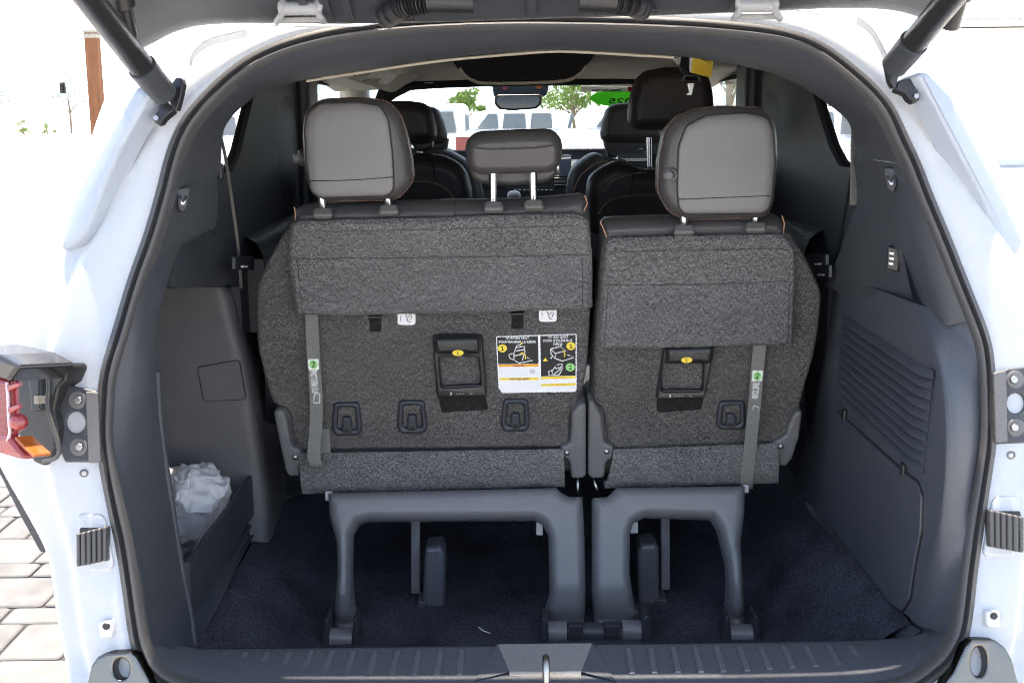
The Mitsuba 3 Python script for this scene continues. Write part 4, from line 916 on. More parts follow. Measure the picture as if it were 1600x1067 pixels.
# firewall below the dash and closed nose of the van
nose = [[(CX+x, 6.6+.5*math.cos(x/.95*math.pi/2), z) for x in np.linspace(-.95, .95, 15)] for z in (.25, .6, .9)]
nose += [[(CX+x*.95, 5.3+.9*math.cos(x/.95*math.pi/2)*.4, 1.12) for x in np.linspace(-.95, .95, 15)]]
add(van, 'bonnet', loft(nose, 30, 14), M_PAINT, smooth=60)

# seats of the rows ahead
def row_seat(key, y, head, backr, posts, mat=M_LEATHER2, dep=.11, arch=None):
    pl = Plane((0, y, 1.0), (1, 0, 0), (0, -.10, 1))
    P = resample(fillet(pl.uvs(backr), .03), 120, True)
    bk_ = add(key, 'backrest', slab(pl, P, [(-.14, .05), (-.12, .02), (-.08, .0), (-.04, 0)] + [(-.04+.04*math.sin(t), .04-.04*math.cos(t)) for t in np.linspace(.2, 1.5, 7)]), mat, smooth=70)
    hp = yplane(y+.02)
    H = resample(fillet(hp.uvs(head), .03), 110, True)
    hk = add(key, 'headrest', slab(hp, H, [(-dep, .04), (-dep+.03, .01), (-dep*.5, .0)] + [(-.035+.035*math.sin(t), .035-.035*math.cos(t)) for t in np.linspace(.1, 1.5, 7)]), mat, smooth=70)
    if arch: add(hk, 'headrest_cover', slab(yplane(y+.05), resample(fillet(yplane(y+.05).uvs(arch), .006), 90, True), pill(-.06, .0, .004, .010)), mat, smooth=70)
    for p in posts:
        add(hk, 'post', tube([at(p[0], p[1], y+.07), at(p[2], p[3], y+.07)], .007, 12), M_CHROME, smooth=60)
    return bk_
C1 = thing('captain_chair', 'black leather second row chair on the right with a tall headrest against the windscreen', 'seat', 'seats of the rows ahead')
b = row_seat(C1, 3.36, [(982,186),(984,160),(994,124),(1010,110),(1043,104),(1067,104),(1090,106),(1108,114),(1116,140),(1120,186),(1110,205),(990,204)], [(918,372),(917,300),(921,282),(934,270),(952,260),(970,253),(990,260),(1005,268),(1060,268),(1078,260),(1115,253),(1150,266),(1166,282),(1172,300),(1172,372)], [(1014,215,1015,268)], arch=[(989,198),(1112,198),(1104,215),(1096,223),(1080,222),(1078,206),(1072,197),(1028,197),(1021,204),(1018,223),(1002,223),(996,214)])
def seamline(key, y, pts, mat=M_STITCH, r=.0014):
    pl = Plane((0, y, 1.0), (1, 0, 0), (0, -.10, 1))
    add(key, 'seam', tube(chaikin([pl.to3(pl.uv(x, y_, .002), .001)[0] for x, y_ in pts], 2), r, 6), mat, smooth=60)
seamline(b, 3.36, [(935,335),(945,318),(965,308),(1000,305),(1060,305)]); seamline(b, 3.36, [(943,300),(955,283),(985,272),(1010,270)]); seamline(b, 3.36, [(990,270),(988,290),(984,306)], M_BLACK)
C2 = thing('captain_chair', 'black leather second row chair on the left, mostly hidden by the tall headrest', 'seat', 'seats of the rows ahead')
b2 = row_seat(C2, 3.36, [(552,200),(556,172),(568,160),(600,158),(640,158),(662,161),(674,172),(681,200),(683,215),(680,226),(556,226)], [(490,372),(488,300),(500,270),(545,248),(590,246),(650,245),(690,246),(716,258),(730,275),(737,300),(738,372)], [(655,222,657,248)], arch=[(560,215),(676,215),(676,232),(664,238),(648,236),(644,226),(590,226),(570,238),(560,230)])
seamline(b2, 3.36, [(640,284),(675,284),(700,296),(714,318)]); seamline(b2, 3.36, [(676,246),(678,266),(680,284)], M_BLACK)
C3 = thing('bucket_seat', 'black front seat on the right seen through the gap beside the taller headrest', 'seat', 'seats of the rows ahead')
b3 = row_seat(C3, 4.25, [(938,216),(942,190),(949,168),(961,162),(990,160),(1020,162),(1034,170),(1041,190),(1044,216),(1036,224),(946,224)], [(884,345),(885,300),(888,280),(894,265),(912,250),(930,239),(945,248),(960,254),(1020,254),(1050,238),(1085,262),(1095,300),(1095,345)], [(962,230,962,256)], arch=[(943,219),(1040,219),(1030,244),(1014,246),(1008,232),(970,232),(964,247),(950,246)])
seamline(b3, 4.25, [(896,300),(905,275),(930,255),(950,252)])
C4 = thing('bucket_seat', 'black front seat on the left showing only a sliver behind the second row chair', 'seat', 'seats of the rows ahead')
b4 = row_seat(C4, 4.25, [(598,216),(602,190),(610,172),(640,166),(672,166),(684,170),(692,188),(699,212),(702,226),(600,226)], [(560,345),(560,290),(580,250),(640,236),(700,236),(728,252),(748,275),(756,310),(756,345)], [(640,226,640,240)], arch=[(606,216),(701,216),(698,234),(684,238),(660,236),(650,226),(612,232)])

# seat belts
SB = thing('seat_belt', 'buckle and yellow tag of a seat belt hanging from the roof on the right', 'seat belt')
yb = 2.9
add(SB, 'webbing', ribbon(chaikin([at(1076,84,yb), at(1073,95,yb), at(1071,106,yb-.01), at(1076,117,yb-.01), at(1082,124,yb)], 2), .030, .004, (1, .2, 0)), M_BLACK, smooth=60)
add(SB, 'retainer', plate(yplane(yb+.03), [(1050,92),(1066,88),(1070,100),(1060,103)], -.01, .004, .002, .003), M_SILVER)
BP = yplane(yb-.01)
add(SB, 'buckle', plate(BP, [(1066,119),(1070,114),(1094,118),(1097,122),(1095,129),(1068,130),(1063,127)], -.012, .004, .003, .003, holes=[([(1072,121),(1090,121),(1089,125),(1072,125)], .002)]), M_BLACK, smooth=50)
add(SB, 'latch_plate', plate(BP, [(1074,130),(1085,130),(1083,140),(1081,149.5),(1072,149.5),(1073,146),(1077,145)], -.003, .0, .001, .002), M_CHROME)
TG = Plane(at(1098, 105, yb-.03), (1, .25, -.12), (0, 0, 1))
tg = add(SB, 'tag', plate(TG, [(1083,87),(1115,95),(1111,122),(1080,114)], -.002, .0, .0005, .001), M_YELLOW, label='yellow attention tag')
add(SB, 'tag', plate(TG, [(1079,87),(1083,87),(1080.5,114.5),(1078,112)], -.006, -.001, .0005, .0005), M_WHITE)
for i in range(7):
    yy_ = 97+i*2.9 if i else 92.6
    if i == 0: add(tg, 'lettering', letters(TG, TG.uv(1099, 95.5), 'ATTENTION', .0048, .0003, rot=-.20), M_INK, smooth=False)
    else: add(tg, 'text_line', plate(TG, [(1087-.35*i, yy_-.6), (1111-.4*i, yy_+4.2), (1111-.4*i, yy_+4.9), (1087-.35*i, yy_+.1)], -.0005, .0003, .0001, 0), M_ORANGE)
SB2 = thing('seat_belt', 'olive grey belt webbing running down the right rear pillar', 'seat belt')
add(SB2, 'webbing', ribbon([at(1343,196,2.30), at(1342,240,2.29), at(1342,280,2.285), at(1341,320,2.285)], .034, .003, (1, .3, 0)), M_WEB, smooth=60)
add(SB2, 'guide', plate(yplane(2.28), [(1333,192),(1341,188),(1349,206),(1350,240),(1342,226)], -.02, .0, .003, .003), M_BLACK)
add(SB2, 'edge_cord', tube(chaikin([at(1334,245,2.32), at(1326,300,2.38), at(1312,380,2.48), at(1298,440,2.54)], 2), .003, 6), M_BLACK)
SB3 = thing('seat_belt', 'thin dark belt crossing the small left rear window down into the shadow', 'seat belt')
add(SB3, 'webbing', ribbon(chaikin([at(343,207,2.42), at(352,242,2.42), at(362,310,2.43), at(372,380,2.44), at(377,450,2.46)], 2), .006, .004, (1, .2, 0)), M_BLACK, smooth=60)
add(SB3, 'anchor', rbox(at(343, 268, 2.36), (.014, .02, .03), .004), M_BLACK)

# ------------------------------------------------------------------ tailgate, struts, hinges
GE = chaikin(A([at(x, y, 2.025) for x, y in [(198,60),(207,69),(235,56),(265,39),(310,27),(400,25),(520,26),(640,25),(740,22),(850,18),(1000,14),(1160,8),(1290,2),(1390,2),(1440,14),(1464,28),(1470,18)]]), 2)
GE = resample(GE, 121)
def gate_row(s, h=0.0, w=1.0):
    """Row of the raised gate: s metres back from its hinge edge, h below the inner face, w across."""
    P = GE.copy(); fl = min(1, s/.9)
    P[:, 2] = P[:, 2]*(1-fl*.8) + P[:, 2].max()*fl*.8
    P[:, 0] = CX + (P[:, 0]-CX)*w
    return P + A([0, -.95*s, .32*s - h])
def gate_pt(s, q, h=0.0, w=1.0):
    r = gate_row(s, h, w); x = CX+q*.66
    return A([np.interp(x, r[:, 0], r[:, k]) for k in range(3)])
TGK = f'{van}__tailgate'
add(van, 'tailgate', loft([gate_row(-.02, -.006), gate_row(-.024, .002), gate_row(-.01, .007), gate_row(.03, .004), gate_row(.12, .0), gate_row(.28, .0)], 120, 20, sm=0), M_TRIM, smooth=50, label='raised tailgate seen from below along its hinge edge')
add(TGK, 'gate_skin', loft([gate_row(.30, -.07, .93), gate_row(.15, -.05, .97), gate_row(.02, -.03, 1.01), gate_row(-.012, -.008, 1.005)], 120, 12, sm=0), M_PAINT, smooth=60)
for s in (-1, 1):
    q_ = s*.98
    fr_ = [[gate_pt(t, q_, h, w) for t in np.linspace(.26, 1.1, 16)] for w, h in ((1.0, 0), (.92, .006), (.84, .0), (.82, -.05))]
    add(TGK, 'edge_trim', loft(fr_, 24, 10, sm=0), M_TRIM, smooth=50)
    fo_ = [[gate_pt(t, q_, h, w) for t in np.linspace(.2, 1.1, 16)] for w, h in ((.82, -.055), (.95, -.065), (1.03, -.03), (1.005, .0))]
    add(TGK, 'edge_skin', loft(fo_, 24, 10, sm=0), M_PAINT, smooth=50)
add(TGK, 'trim_panel', loft([gate_row(t) for t in (.66, .9, 1.1)], 60, 8, sm=0), M_TRIM, smooth=50)
add(TGK, 'gate_skin', loft([gate_row(t, h, 1.02) for t, h in ((1.1, .002), (1.14, -.03), (1.1, -.08), (.9, -.09), (.62, -.06))], 60, 14, sm=0), M_PAINT, smooth=50)
add(TGK, 'rear_window', loft([gate_row(t, -.05, .85) for t in (.2, .7)], 16, 4, sm=0), M_GLASS, smooth=False)
# ribs on the trim edge
for q in np.r_[np.linspace(-.56, -.46, 3), -.21, -.02, .12, .2, .47, .55]:
    P = [gate_pt(s, q, .006+.004*math.sin(s*40)) for s in np.linspace(-.01, .09, 6)]
    add(TGK, 'trim_rib', ribbon(P, .006, .012, (0, .3, 1)), M_TRIM)
# hinges
for cx, w in ((469, 66), (1183, 64)):
    cy = 17 if cx < 800 else 12
    hp = yplane(1.985)
    k = add(van, 'hinge', plate(hp, [(cx-w*.42,cy-14),(cx+w*.40,cy-16),(cx+w*.42,cy-2),(cx-w*.42,cy)], -.02, 0, .003, .004), M_HINGE, smooth=50)
    pts = lambda sx: [at(cx+sx*w*.40, cy-16, 1.97), at(cx+sx*w*.48, cy-6, 1.96), at(cx+sx*w*.40, cy+2, 1.97), at(cx+sx*w*.48, cy+10, 1.975), at(cx+sx*w*.56, cy+18, 1.99)]
    for sx in (-1, 1): add(k, 'arm', tube(chaikin(pts(sx), 2), .0055, 8), M_HINGE, smooth=60)
    add(k, 'pin', tube([at(cx-w*.5, cy-3, 1.972), at(cx+w*.5, cy-4, 1.972)], .011, 12), M_HINGE, smooth=60)
    add(k, 'base', plate(yplane(2.0), [(cx-w*.55,cy+10),(cx+w*.55,cy+9),(cx+w*.6,cy+18),(cx-w*.6,cy+19)], -.01, 0, .002, .003), M_HINGE)
# wiring boots
for sx, pts, cap in ((1, [(603,27,1.98),(618,17,1.95),(636,8,1.93),(665,3,1.92),(700,3,1.92),(740,4,1.92)], (620,29)), (-1, [(1003,14,1.98),(990,7,1.95),(965,3,1.93),(935,2,1.92),(905,1,1.92)], (1003,17))):
    P = resample(chaikin(A([at(*p) for p in pts]), 3), 180)
    r = .0165+.0032*np.sin(np.arange(180)*1.2)*(np.arange(180) < 104)
    k = add(van, 'wiring_boot', tube(P, r, 14), M_BLACK, smooth=60)
    e = plate(yplane(1.985), [(cap[0]-27,cap[1]+4),(cap[0]-24,cap[1]-4),(cap[0]+24,cap[1]-5),(cap[0]+27,cap[1]+3)], -.02, .004, .004, .004)
    add(k, 'grommet', e, M_BLACK)
# gate bump stops
for (x, y) in ((184, 8), (1500, -6)):
    s = 1 if x < 800 else -1
    a, b_ = at(x-4*s, y-30, 1.86), at(x+17*s, y+48, 1.90)
    k = add(van, 'gate_stop', tube([a, a*.6+b_*.4, a*.55+b_*.45, b_], [.020, .022, .016, .015], 14), M_BLACK, smooth=50)
# power struts
for pts, lowp in (([(262,152,1.965),(240,128,1.93),(196,72,1.86),(60,-105,1.55)], 0), ([(1393,108,1.965),(1412,86,1.93),(1452,38,1.86),(1590,-130,1.55)], 1)):
    P = [at(*p) for p in pts]
    k = f'{van}__strut' if not lowp else f'{van}__strut_001'
    add(k, 'sleeve', tube([P[0]+(P[1]-P[0])*.18, P[0]+(P[1]-P[0])*.24, P[1], P[1]+(P[2]-P[1])*.42, P[1]+(P[2]-P[1])*.43], [.012, .0205, .0215, .0225, .018], 22), M_TRIM, smooth=50)
    add(k, 'tube', tube([P[1]+(P[2]-P[1])*.40, P[2], P[3]], .0195, 22), M_BLACK, smooth=60)
    add(k, 'ball_stud', tube([P[0]+(P[1]-P[0])*.2, P[0]], .009, 12), M_STEEL, smooth=60)
    sg_ = 1 if not lowp else -1
    X = lambda x, y: (x, y) if not lowp else (x, y)
    if not lowp:
        f1 = [(266,134),(274,122),(282,122),(285,132),(281,152),(275,173),(268,170),(262,150)]; f2 = [(250,156),(262,160),(272,172),(262,180),(255,186),(252,192),(245,194),(239,189),(240,182),(247,172)]; bolt = (245.5, 186)
    else:
        f1 = [(1385,92),(1389,87),(1396,88),(1397,94),(1410,106),(1404,122),(1399,140),(1392,128)]; f2 = [(1404,126),(1424,122),(1427,132),(1432,140),(1438,150),(1436,158),(1428,160),(1421,155),(1415,146),(1399,140)]; bolt = (1430, 152)
    cen = np.mean(A(f1), 0); pb = at(cen[0], cen[1], 1.975)
    b1 = Plane(pb, (1, -.5*sg_, 0), (0, .27, .95))
    add(k, 'bracket', plate(b1, f1, -.006, .004, .002, .003), M_BLACK, smooth=50)
    b2_ = Plane(at(f2[0][0], f2[0][1], 1.975), (1, -.15*sg_, 0), (0, .3, .95))
    add(k, 'bracket_foot', plate(b2_, f2, -.012, .003, .002, .003), M_BLACK, smooth=50)
    add(k, 'bolt', slab(b2_, fillet(b2_.uvs(ellipse_px(bolt[0], bolt[1], 5, 5, 12), .003), 0), [(.002, 0), (.008, .001)]), M_STEEL)

# ------------------------------------------------------------------ rear lamp, brackets, stops on the body
TL = f'{van}__tail_lamp'
tp = Plane((-.80, 1.86, .9), (1, -.45, 0), (0, .20, 1))
add(TL, 'housing', plate(tp, [(20,552),(62,566),(103,567),(106,575),(100,597),(90,606),(82,640),(88,668),(86,700),(80,714),(66,728),(52,722),(30,690),(10,600)], -.10, -.03, .006, .006), M_BLACK, smooth=50, label='red tail lamp wrapped round the body corner')
add(TL, 'gasket', tube(chaikin([tp.to3(tp.uv(x, y, .0), -.012)[0] for x, y in ((28,572),(58,574),(65,582),(67,608),(64,634),(74,668),(82,690),(84,708),(78,718),(58,722))], 2), .0035, 8), M_RUBBER, smooth=60)
add(TL, 'bulb_plate', plate(tp, [(42,584),(62,581),(63,640),(48,644)], -.05, -.016, .004, .003), M_TRIM2)
add(TL, 'connector', plate(tp, quad_px(52,618,60,631), -.03, -.012, .002, .001), M_CREAM)
tp2 = Plane((-.87, 1.80, .9), (1, -.7, 0), (0, .16, 1))
add(TL, 'red_lens', slab(tp2, fillet(tp2.uvs([(-60,575),(10,594),(14,620),(13,660),(20,676),(12,690),(-60,690)], .0), .006), bev(-.012, .0, .006)), M_REDLENS, smooth=50)
add(TL, 'clear_lens', slab(tp2, fillet(tp2.uvs([(-60,688),(14,678),(30,700),(49,719),(30,716),(-60,690)], .0), .004), bev(-.012, .004, .006)), M_PINK, smooth=50)
add(TL, 'amber_lens', plate(tp2, [(18,682),(24,683),(38,698),(54,712),(50,715),(36,702)], -.02, .008, .003, .002), M_AMBER)
for i in range(24):
    y = 600+i*3.7
    add(TL, 'lens_rib', tube([tp2.to3(tp2.uv(-55, y+5-i*.2, .004), .0012)[0], tp2.to3(tp2.uv(9, y, .004), .0012)[0]], .0009, 5), M_PINK, smooth=60)
add(TL, 'lens_edge', tube(chaikin([tp2.to3(tp2.uv(x, y, .003), .002)[0] for x, y in ((10,597),(12,630),(13,660),(15,676),(11,689))], 2), .0026, 8), M_LENSWHITE, smooth=60)
for (x0, y0, x1, y1) in ((14,606,28,600),(15,641,28,634)):
    add(TL, 'bulb', tube([tp2.to3(tp2.uv(x0, y0, .004), .002)[0], tp2.to3(tp2.uv(x1, y1, .008), .004)[0]], [.0045, .003], 12), M_PINK, smooth=60)
add(TL, 'reflector', plate(tp2, [(14,598),(25,594),(27,640),(24,676),(18,680),(14,650)], -.008, -.004, .001, .003), M_REDLENS)
add(TL, 'bulb', trimesh.creation.icosphere(3, .013).apply_translation(tp2.to3(tp2.uv(22, 660, 0), -.008)[0]), M_PINK, smooth=60)
add(TL, 'cap', slab(tp2, fillet(tp2.uvs([(-60,540),(0,554),(32,572),(14,596),(-60,572)], .01), .004), bev(-.08, .012, .006)), M_GLOSS, smooth=50)
add(van, 'body_molding', plate(yplane(2.40), [(-40,690),(18,722),(72,848),(71,864),(62,862),(28,800),(0,742),(-40,706)], -.03, 0, .004, .004), M_TRIM, label='dark strip along the lower left body edge')
LPb = OP.lift(.012)
def lamp_bracket(outl, step, bolts, hole):
    k = add(van, 'lamp_bracket', plate(OP, outl, -.01, .010, .003, .005, holes=[(ellipse_px(*hole), 0)]), M_TRIM, smooth=50, label='grey lamp mounting plate with two bolts and a round hole')
    add(k, 'flange_strip', plate(OP, step, -.01, .015, .002, .003), M_GREY)
    for x, y in bolts:
        add(k, 'washer', slab(OP, fillet(OP.uvs(ellipse_px(x, y, 14, 14), .01), 0), bev(.008, .0125, .002)), M_GREY)
        add(k, 'bolt', slab(OP, fillet(OP.uvs([(x+6.5*math.cos(a+.3), y+6.5*math.sin(a+.3)) for a in np.arange(6)*math.pi/3], .02), .001), bev(.011, .020, .002)), M_STEEL)
lamp_bracket([(90,603),(100,600),(152,611),(156,720),(135,722),(101,722),(88,690),(80,668),(86,640)], [(133,611),(152,613),(157,723),(138,723)], [(121,625),(123,698)], (118, 660, 15, 17))
lamp_bracket([(1551,584),(1575,576),(1640,570),(1640,690),(1556,694)], [(1553,582),(1573,578),(1575,690),(1556,692)], [(1586,593),(1587,668)], (1588, 630, 14, 16))
def body_stop(outl, fin, fsg):
    k = add(van, 'rubber_stop', plate(OP, outl, -.01, .006, .004, .008), M_PAINT, smooth=50, label='rubber stop on a white raised plate')
    add(k, 'well', plate(OP, [(fin[0]-3, fin[1]-4),(fin[2]+3, fin[1]-4),(fin[2]+6, fin[3]-8),(fin[0]+6, fin[3]-6)], .004, .0068, .001, .004), M_BLACK)
    for i, t in enumerate(np.linspace(0, 1, 6)):
        x = fin[0]+(fin[2]-fin[0])*t
        P = Plane(OP.to3(OP.uv(x, fin[1]), 0)[0], (1, 0, 0), (0, .26, .95))
        w = (fin[2]-fin[0])/5.4
        hgt = .034 - .016*abs(t-(.25 if fsg > 0 else .75))
        a0, a1 = fin[1]+ (10*(t) if fsg < 0 else 10*(1-t)) - 6, fin[3] - (8*t if fsg > 0 else 8*(1-t))
        add(k, 'fin', plate(P, [(x-w*.5,a0),(x+w*.5,a0),(x+w*.5,a1),(x-w*.5,a1)], .0, hgt, .004, .003, lift=hgt*.6), M_RUBBER, smooth=50)
body_stop([(119,805),(124,801),(158,802),(164,810),(166,820),(178,882),(174,892),(140,892),(134,880),(124,840)], (126, 828, 165, 884), 1)
body_stop([(1551,780),(1560,774),(1590,774),(1594,780),(1590,860),(1580,870),(1540,870),(1536,862)], (1548, 802, 1592, 862), -1)
for (x, y, w) in ((165,980,1), (1552,964,-1)):
    k = add(van, 'clip_mount', plate(OP, [(x-11,y-10),(x+10,y-11),(x+12,y+6),(x+9,y+17),(x-9,y+17),(x-11,y+8)], -.01, .018, .004, .004), M_SILVER, smooth=50)
    add(k, 'clip_bolt', slab(OP, fillet(OP.uvs(ellipse_px(x+1, y-2, 6.5, 6), .018), 0), [(.0175, 0), (.0195, .0015)]), M_BLACK)
for (x, y) in ((131,739), (1580,711)):
    k = add(van, 'body_bolt', slab(OP, fillet(OP.uvs(ellipse_px(x, y, 8, 7.5), .003), 0), bev(-.004, .004, .002)), M_GREY)
    add(k, 'hex_head', slab(OP, fillet(OP.uvs([(x+5*math.cos(a), y+5*math.sin(a)) for a in np.arange(6)*math.pi/3], .01), .0006), bev(.003, .010, .002)), M_STEEL)
BPp = OP.lift(.03)
for out_, oh in (([(128,1100),(136,1068),(142,1040),(152,1026),(168,1020),(205,1018),(213,1026),(232,1062),(262,1100)], (189, 1045, 13, 17)), ([(1600,1100),(1592,1068),(1582,1030),(1572,1012),(1556,1000),(1518,999),(1510,1008),(1490,1050),(1450,1100)], (1530, 1034, 13, 24))):
    add(van, 'bumper_corner', plate(BPp, out_, -.03, .004, .004, .006, holes=[(ellipse_px(*oh), 0)]), M_MIRROR, smooth=50, label='glossy dark bumper corner plate with an oval hole')
# long garnish strips along the rear pillars, their shade put into the colour; roof gutters
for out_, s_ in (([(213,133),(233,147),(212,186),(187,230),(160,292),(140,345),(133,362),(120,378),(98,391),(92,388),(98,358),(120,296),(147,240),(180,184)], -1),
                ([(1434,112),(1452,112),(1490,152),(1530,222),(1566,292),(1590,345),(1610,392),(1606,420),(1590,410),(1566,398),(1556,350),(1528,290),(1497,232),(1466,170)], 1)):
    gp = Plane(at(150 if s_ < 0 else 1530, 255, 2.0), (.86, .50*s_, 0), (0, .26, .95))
    add(van, 'pillar_garnish', slab(gp, fillet(gp.uvs(out_, .01), .006), [(-.03, 0), (.002, 0), (.007, .003), (.010, .010)]), M_GARNISH_SHADE, smooth=50, label='garnish strip along the rear pillar with its shade put in as a blue grey colour')
for P in ([(297,100,2.03),(301,88,2.03),(312,75,2.03),(330,65,2.035),(352,59,2.04),(386,52,2.04)], [(1338,33,2.04),(1356,43,2.035),(1368,58,2.03),(1378,78,2.02),(1386,96,2.0)]):
    add(van, 'roof_gutter', ribbon(chaikin([at(*p) for p in P], 2), .012, .003, (0, -.4, 1)), M_SILVER, smooth=50)
for P in ([(400,35,2.05),(428,40,2.05),(470,41,2.05),(520,41,2.05),(560,41,2.05),(590,36,2.05)], [(1060,22,2.05),(1120,20,2.05),(1200,17,2.05),(1255,15,2.05),(1280,24,2.05)]):
    add(van, 'roof_seam', tube(chaikin([at(*p) for p in P], 1), .0022, 6), M_SILVER, smooth=60)

# ------------------------------------------------------------------ bag in the side pocket
BG = thing('plastic_bag', 'crumpled white plastic bag filling the left side storage pocket', 'bag')
def lump(c, r, seed, amp=.35, fr=16, sub=5, squash=(1, 1, 1)):
    m = trimesh.creation.icosphere(sub, 1.0); v = np.array(m.vertices)
    n = np.abs(meshkit.fbm(v*2.2+seed, 4, seed)-.5)*2; n2 = np.abs(meshkit.fbm(v*5+seed*3, 3, seed+9)-.5)*2
    v = v*(1 - amp*n - amp*.45*n2 + .2)[:, None]*A(r)*A(squash) + A(c)
    return tm(v, m.faces)
def crumple(c, r, seed, amp, sub=5, k0=1.3):
    """Crushed film: broad folds with sharp creases."""
    m = trimesh.creation.icosphere(sub, 1.0); v = np.array(m.vertices)
    f = lambda k, sd: 1-np.abs(meshkit.noise(v*k+sd*1.37, sd)-.5)*2
    d = 1 + amp*(f(k0, seed)-.5) + amp*.6*(f(k0*2.1, seed+3)-.6) + amp*.22*(f(k0*4.6, seed+5)-.6) + amp*.08*(f(k0*11, seed+7)-.6)
    w = meshkit.fbm(v*1.8+seed*1.7, 3, seed+20)-.5
    v = v*d[:, None] + np.cross(v, A([.3, .8, .5]))*w[:, None]*.9
    return tm(v*A(r)+A(c), m.faces)
add(BG, 'knotted_top', crumple((-.680, 2.44, .640), (.064, .085, .056), 14, .58), M_BAG, smooth=35)
add(BG, 'bundle', crumple((-.700, 2.42, .575), (.062, .10, .045), 3, .55), M_BAG, smooth=35)
add(BG, 'clear_wrap', crumple((-.690, 2.27, .590), (.062, .19, .058), 21, .7), M_FILM, smooth=10)
add(BG, 'dark_contents', crumple((-.670, 2.18, .580), (.030, .05, .030), 31, .4, 4), M_CARDARK, smooth=30)
add(BG, 'dark_contents', crumple((-.650, 2.26, .585), (.026, .035, .028), 35, .4, 4), M_INK, smooth=30)
add(BG, 'paper', rbox((-.675, 2.11, .590), (.05, .07, .05), .004, trimesh.transformations.rotation_matrix(.6, [1, .4, .3])), M_WHITE)
LT = thing('loose_thread', 'short pale thread lying on the dark cargo carpet before the wide seat', 'thread')
add(LT, 'strand', tube(chaikin([atz(748,979,.394), atz(753,984,.394), atz(760,987,.393), atz(766,989,.393)], 2), .0011, 6), M_WHITE)

# ------------------------------------------------------------------ around the van
def parked(label, cx, cy, heading, length, width, height, mat, kind='suv', tail=True):
    k = thing('parked_car', label, 'car', 'vehicles parked in the lot ahead')
    c, s = math.cos(heading), math.sin(heading)
    pl = Plane((cx - s*-width/2, cy + c*-width/2, 0), (c, s, 0), (0, 0, 1))
    L, H = length/2, height
    bodyP = [(-L, .35), (-L+.02, H*.56), (-L+.25, H*.60), (L-1.15, H*.60), (L-.35, H*.52), (L, H*.40), (L, .32), (L-.5, .28), (-L+.5, .28)]
    cab = [(-L+.10, H*.57), (-L+.35, H*.94), (-L+.7, H), (L-2.0, H), (L-1.7, H*.96), (L-1.05, H*.58)] if kind == 'suv' else [(-.7, H*.57), (-.6, H*.95), (-.4, H), (L-2.0, H), (L-1.7, H*.96), (L-1.05, H*.58)]
    sh = lambda P, a, b, r, ins: slab(pl, fillet(P, r), [(-b, ins), (-b+.08, 0), (-a-.08, 0), (-a, ins)])
    add(k, 'body', sh(bodyP, 0, width, .10, .05), mat, smooth=40)
    add(k, 'cabin', sh(cab, .10, width-.10, .12, .08), mat, smooth=40)
    y0, y1 = H*.62, H*.92
    xs = [-L+.45, -L+1.3, -L+2.2, L-1.55] if kind == 'suv' else [-.5, .35, L-1.55]
    for a, b in zip(xs[:-1], xs[1:]):
        for face in (-.10+.004, -(width-.10)-.004):
            P = [(a+.06, y0), (b-.06, y0), (b-.12 if b < L-1.6 else b-.45, y1), (a+.1, y1)]
            add(k, 'window', slab(pl, fillet(P, .04), [(face-.004, 0), (face+.004, 0)]), M_DARKGLASS)
    xb = -L+.22 if kind == 'suv' else -.62
    bp = Plane(pl.to3((xb, 0), -width/2)[0], (s, -c, 0), (-c*.25, -s*.25, 1))
    add(k, 'rear_window', slab(bp, fillet([(-width*.36, H*.63), (width*.36, H*.63), (width*.32, H*.93), (-width*.32, H*.93)], .04), [(-.05, 0), (.06, .01)]), M_DARKGLASS)
    for x in (-L+.9, L-.95):
        for h in (-.02, -width+.22):
            t = np.linspace(0, 2*math.pi, 28, endpoint=False)
            P = A([x, .36]) + .36*np.stack([np.cos(t), np.sin(t)], 1)
            w = add(k, 'wheel', slab(pl, P, [(h-.21, .03), (h-.19, 0), (h-.02, 0), (h+.005, .04)]), M_TYRE, smooth=40)
            Q = A([x, .36]) + .23*np.stack([np.cos(t), np.sin(t)], 1)
            for hh in (h+.010, h-.216):
                add(w, 'rim', slab(pl, Q, [(hh-.004, .0), (hh, .01)]), M_SILVER)
    for h in (-.06, -width+.30):
        P = [(-L-.012, H*.38), (-L+.10, H*.38), (-L+.10, H*.56), (-L-.012, H*.56)]
        add(k, 'tail_lamp', slab(pl, fillet(P, .02), [(h-.24, 0), (h+.07, 0)]), M_REDLENS)
    return k
parked('white vehicle with a red tail lamp seen rear on through the windscreen', -1.9, 31, math.pi/2, 4.9, 1.9, 1.72, M_CARWHITE)
parked('white wagon parked side on behind the middle headrest', -.4, 41, math.pi, 4.6, 1.9, 1.62, M_CARWHITE)
parked('white pickup truck whose front wheel shows beside the right front seat', 3.6, 37, math.pi, 5.4, 1.95, 1.70, M_CARWHITE, 'pickup')
parked('dark car beyond the right sliding door window', 4.6, 23, math.pi/2-.1, 4.6, 1.85, 1.55, M_CARDARK)
parked('white car beyond the small right rear window', 7.6, 27, 0.3, 4.6, 1.85, 1.55, M_CARWHITE)
parked('white car beyond the left sliding door window', -6.4, 34, 0.2, 4.6, 1.85, 1.6, M_CARWHITE)

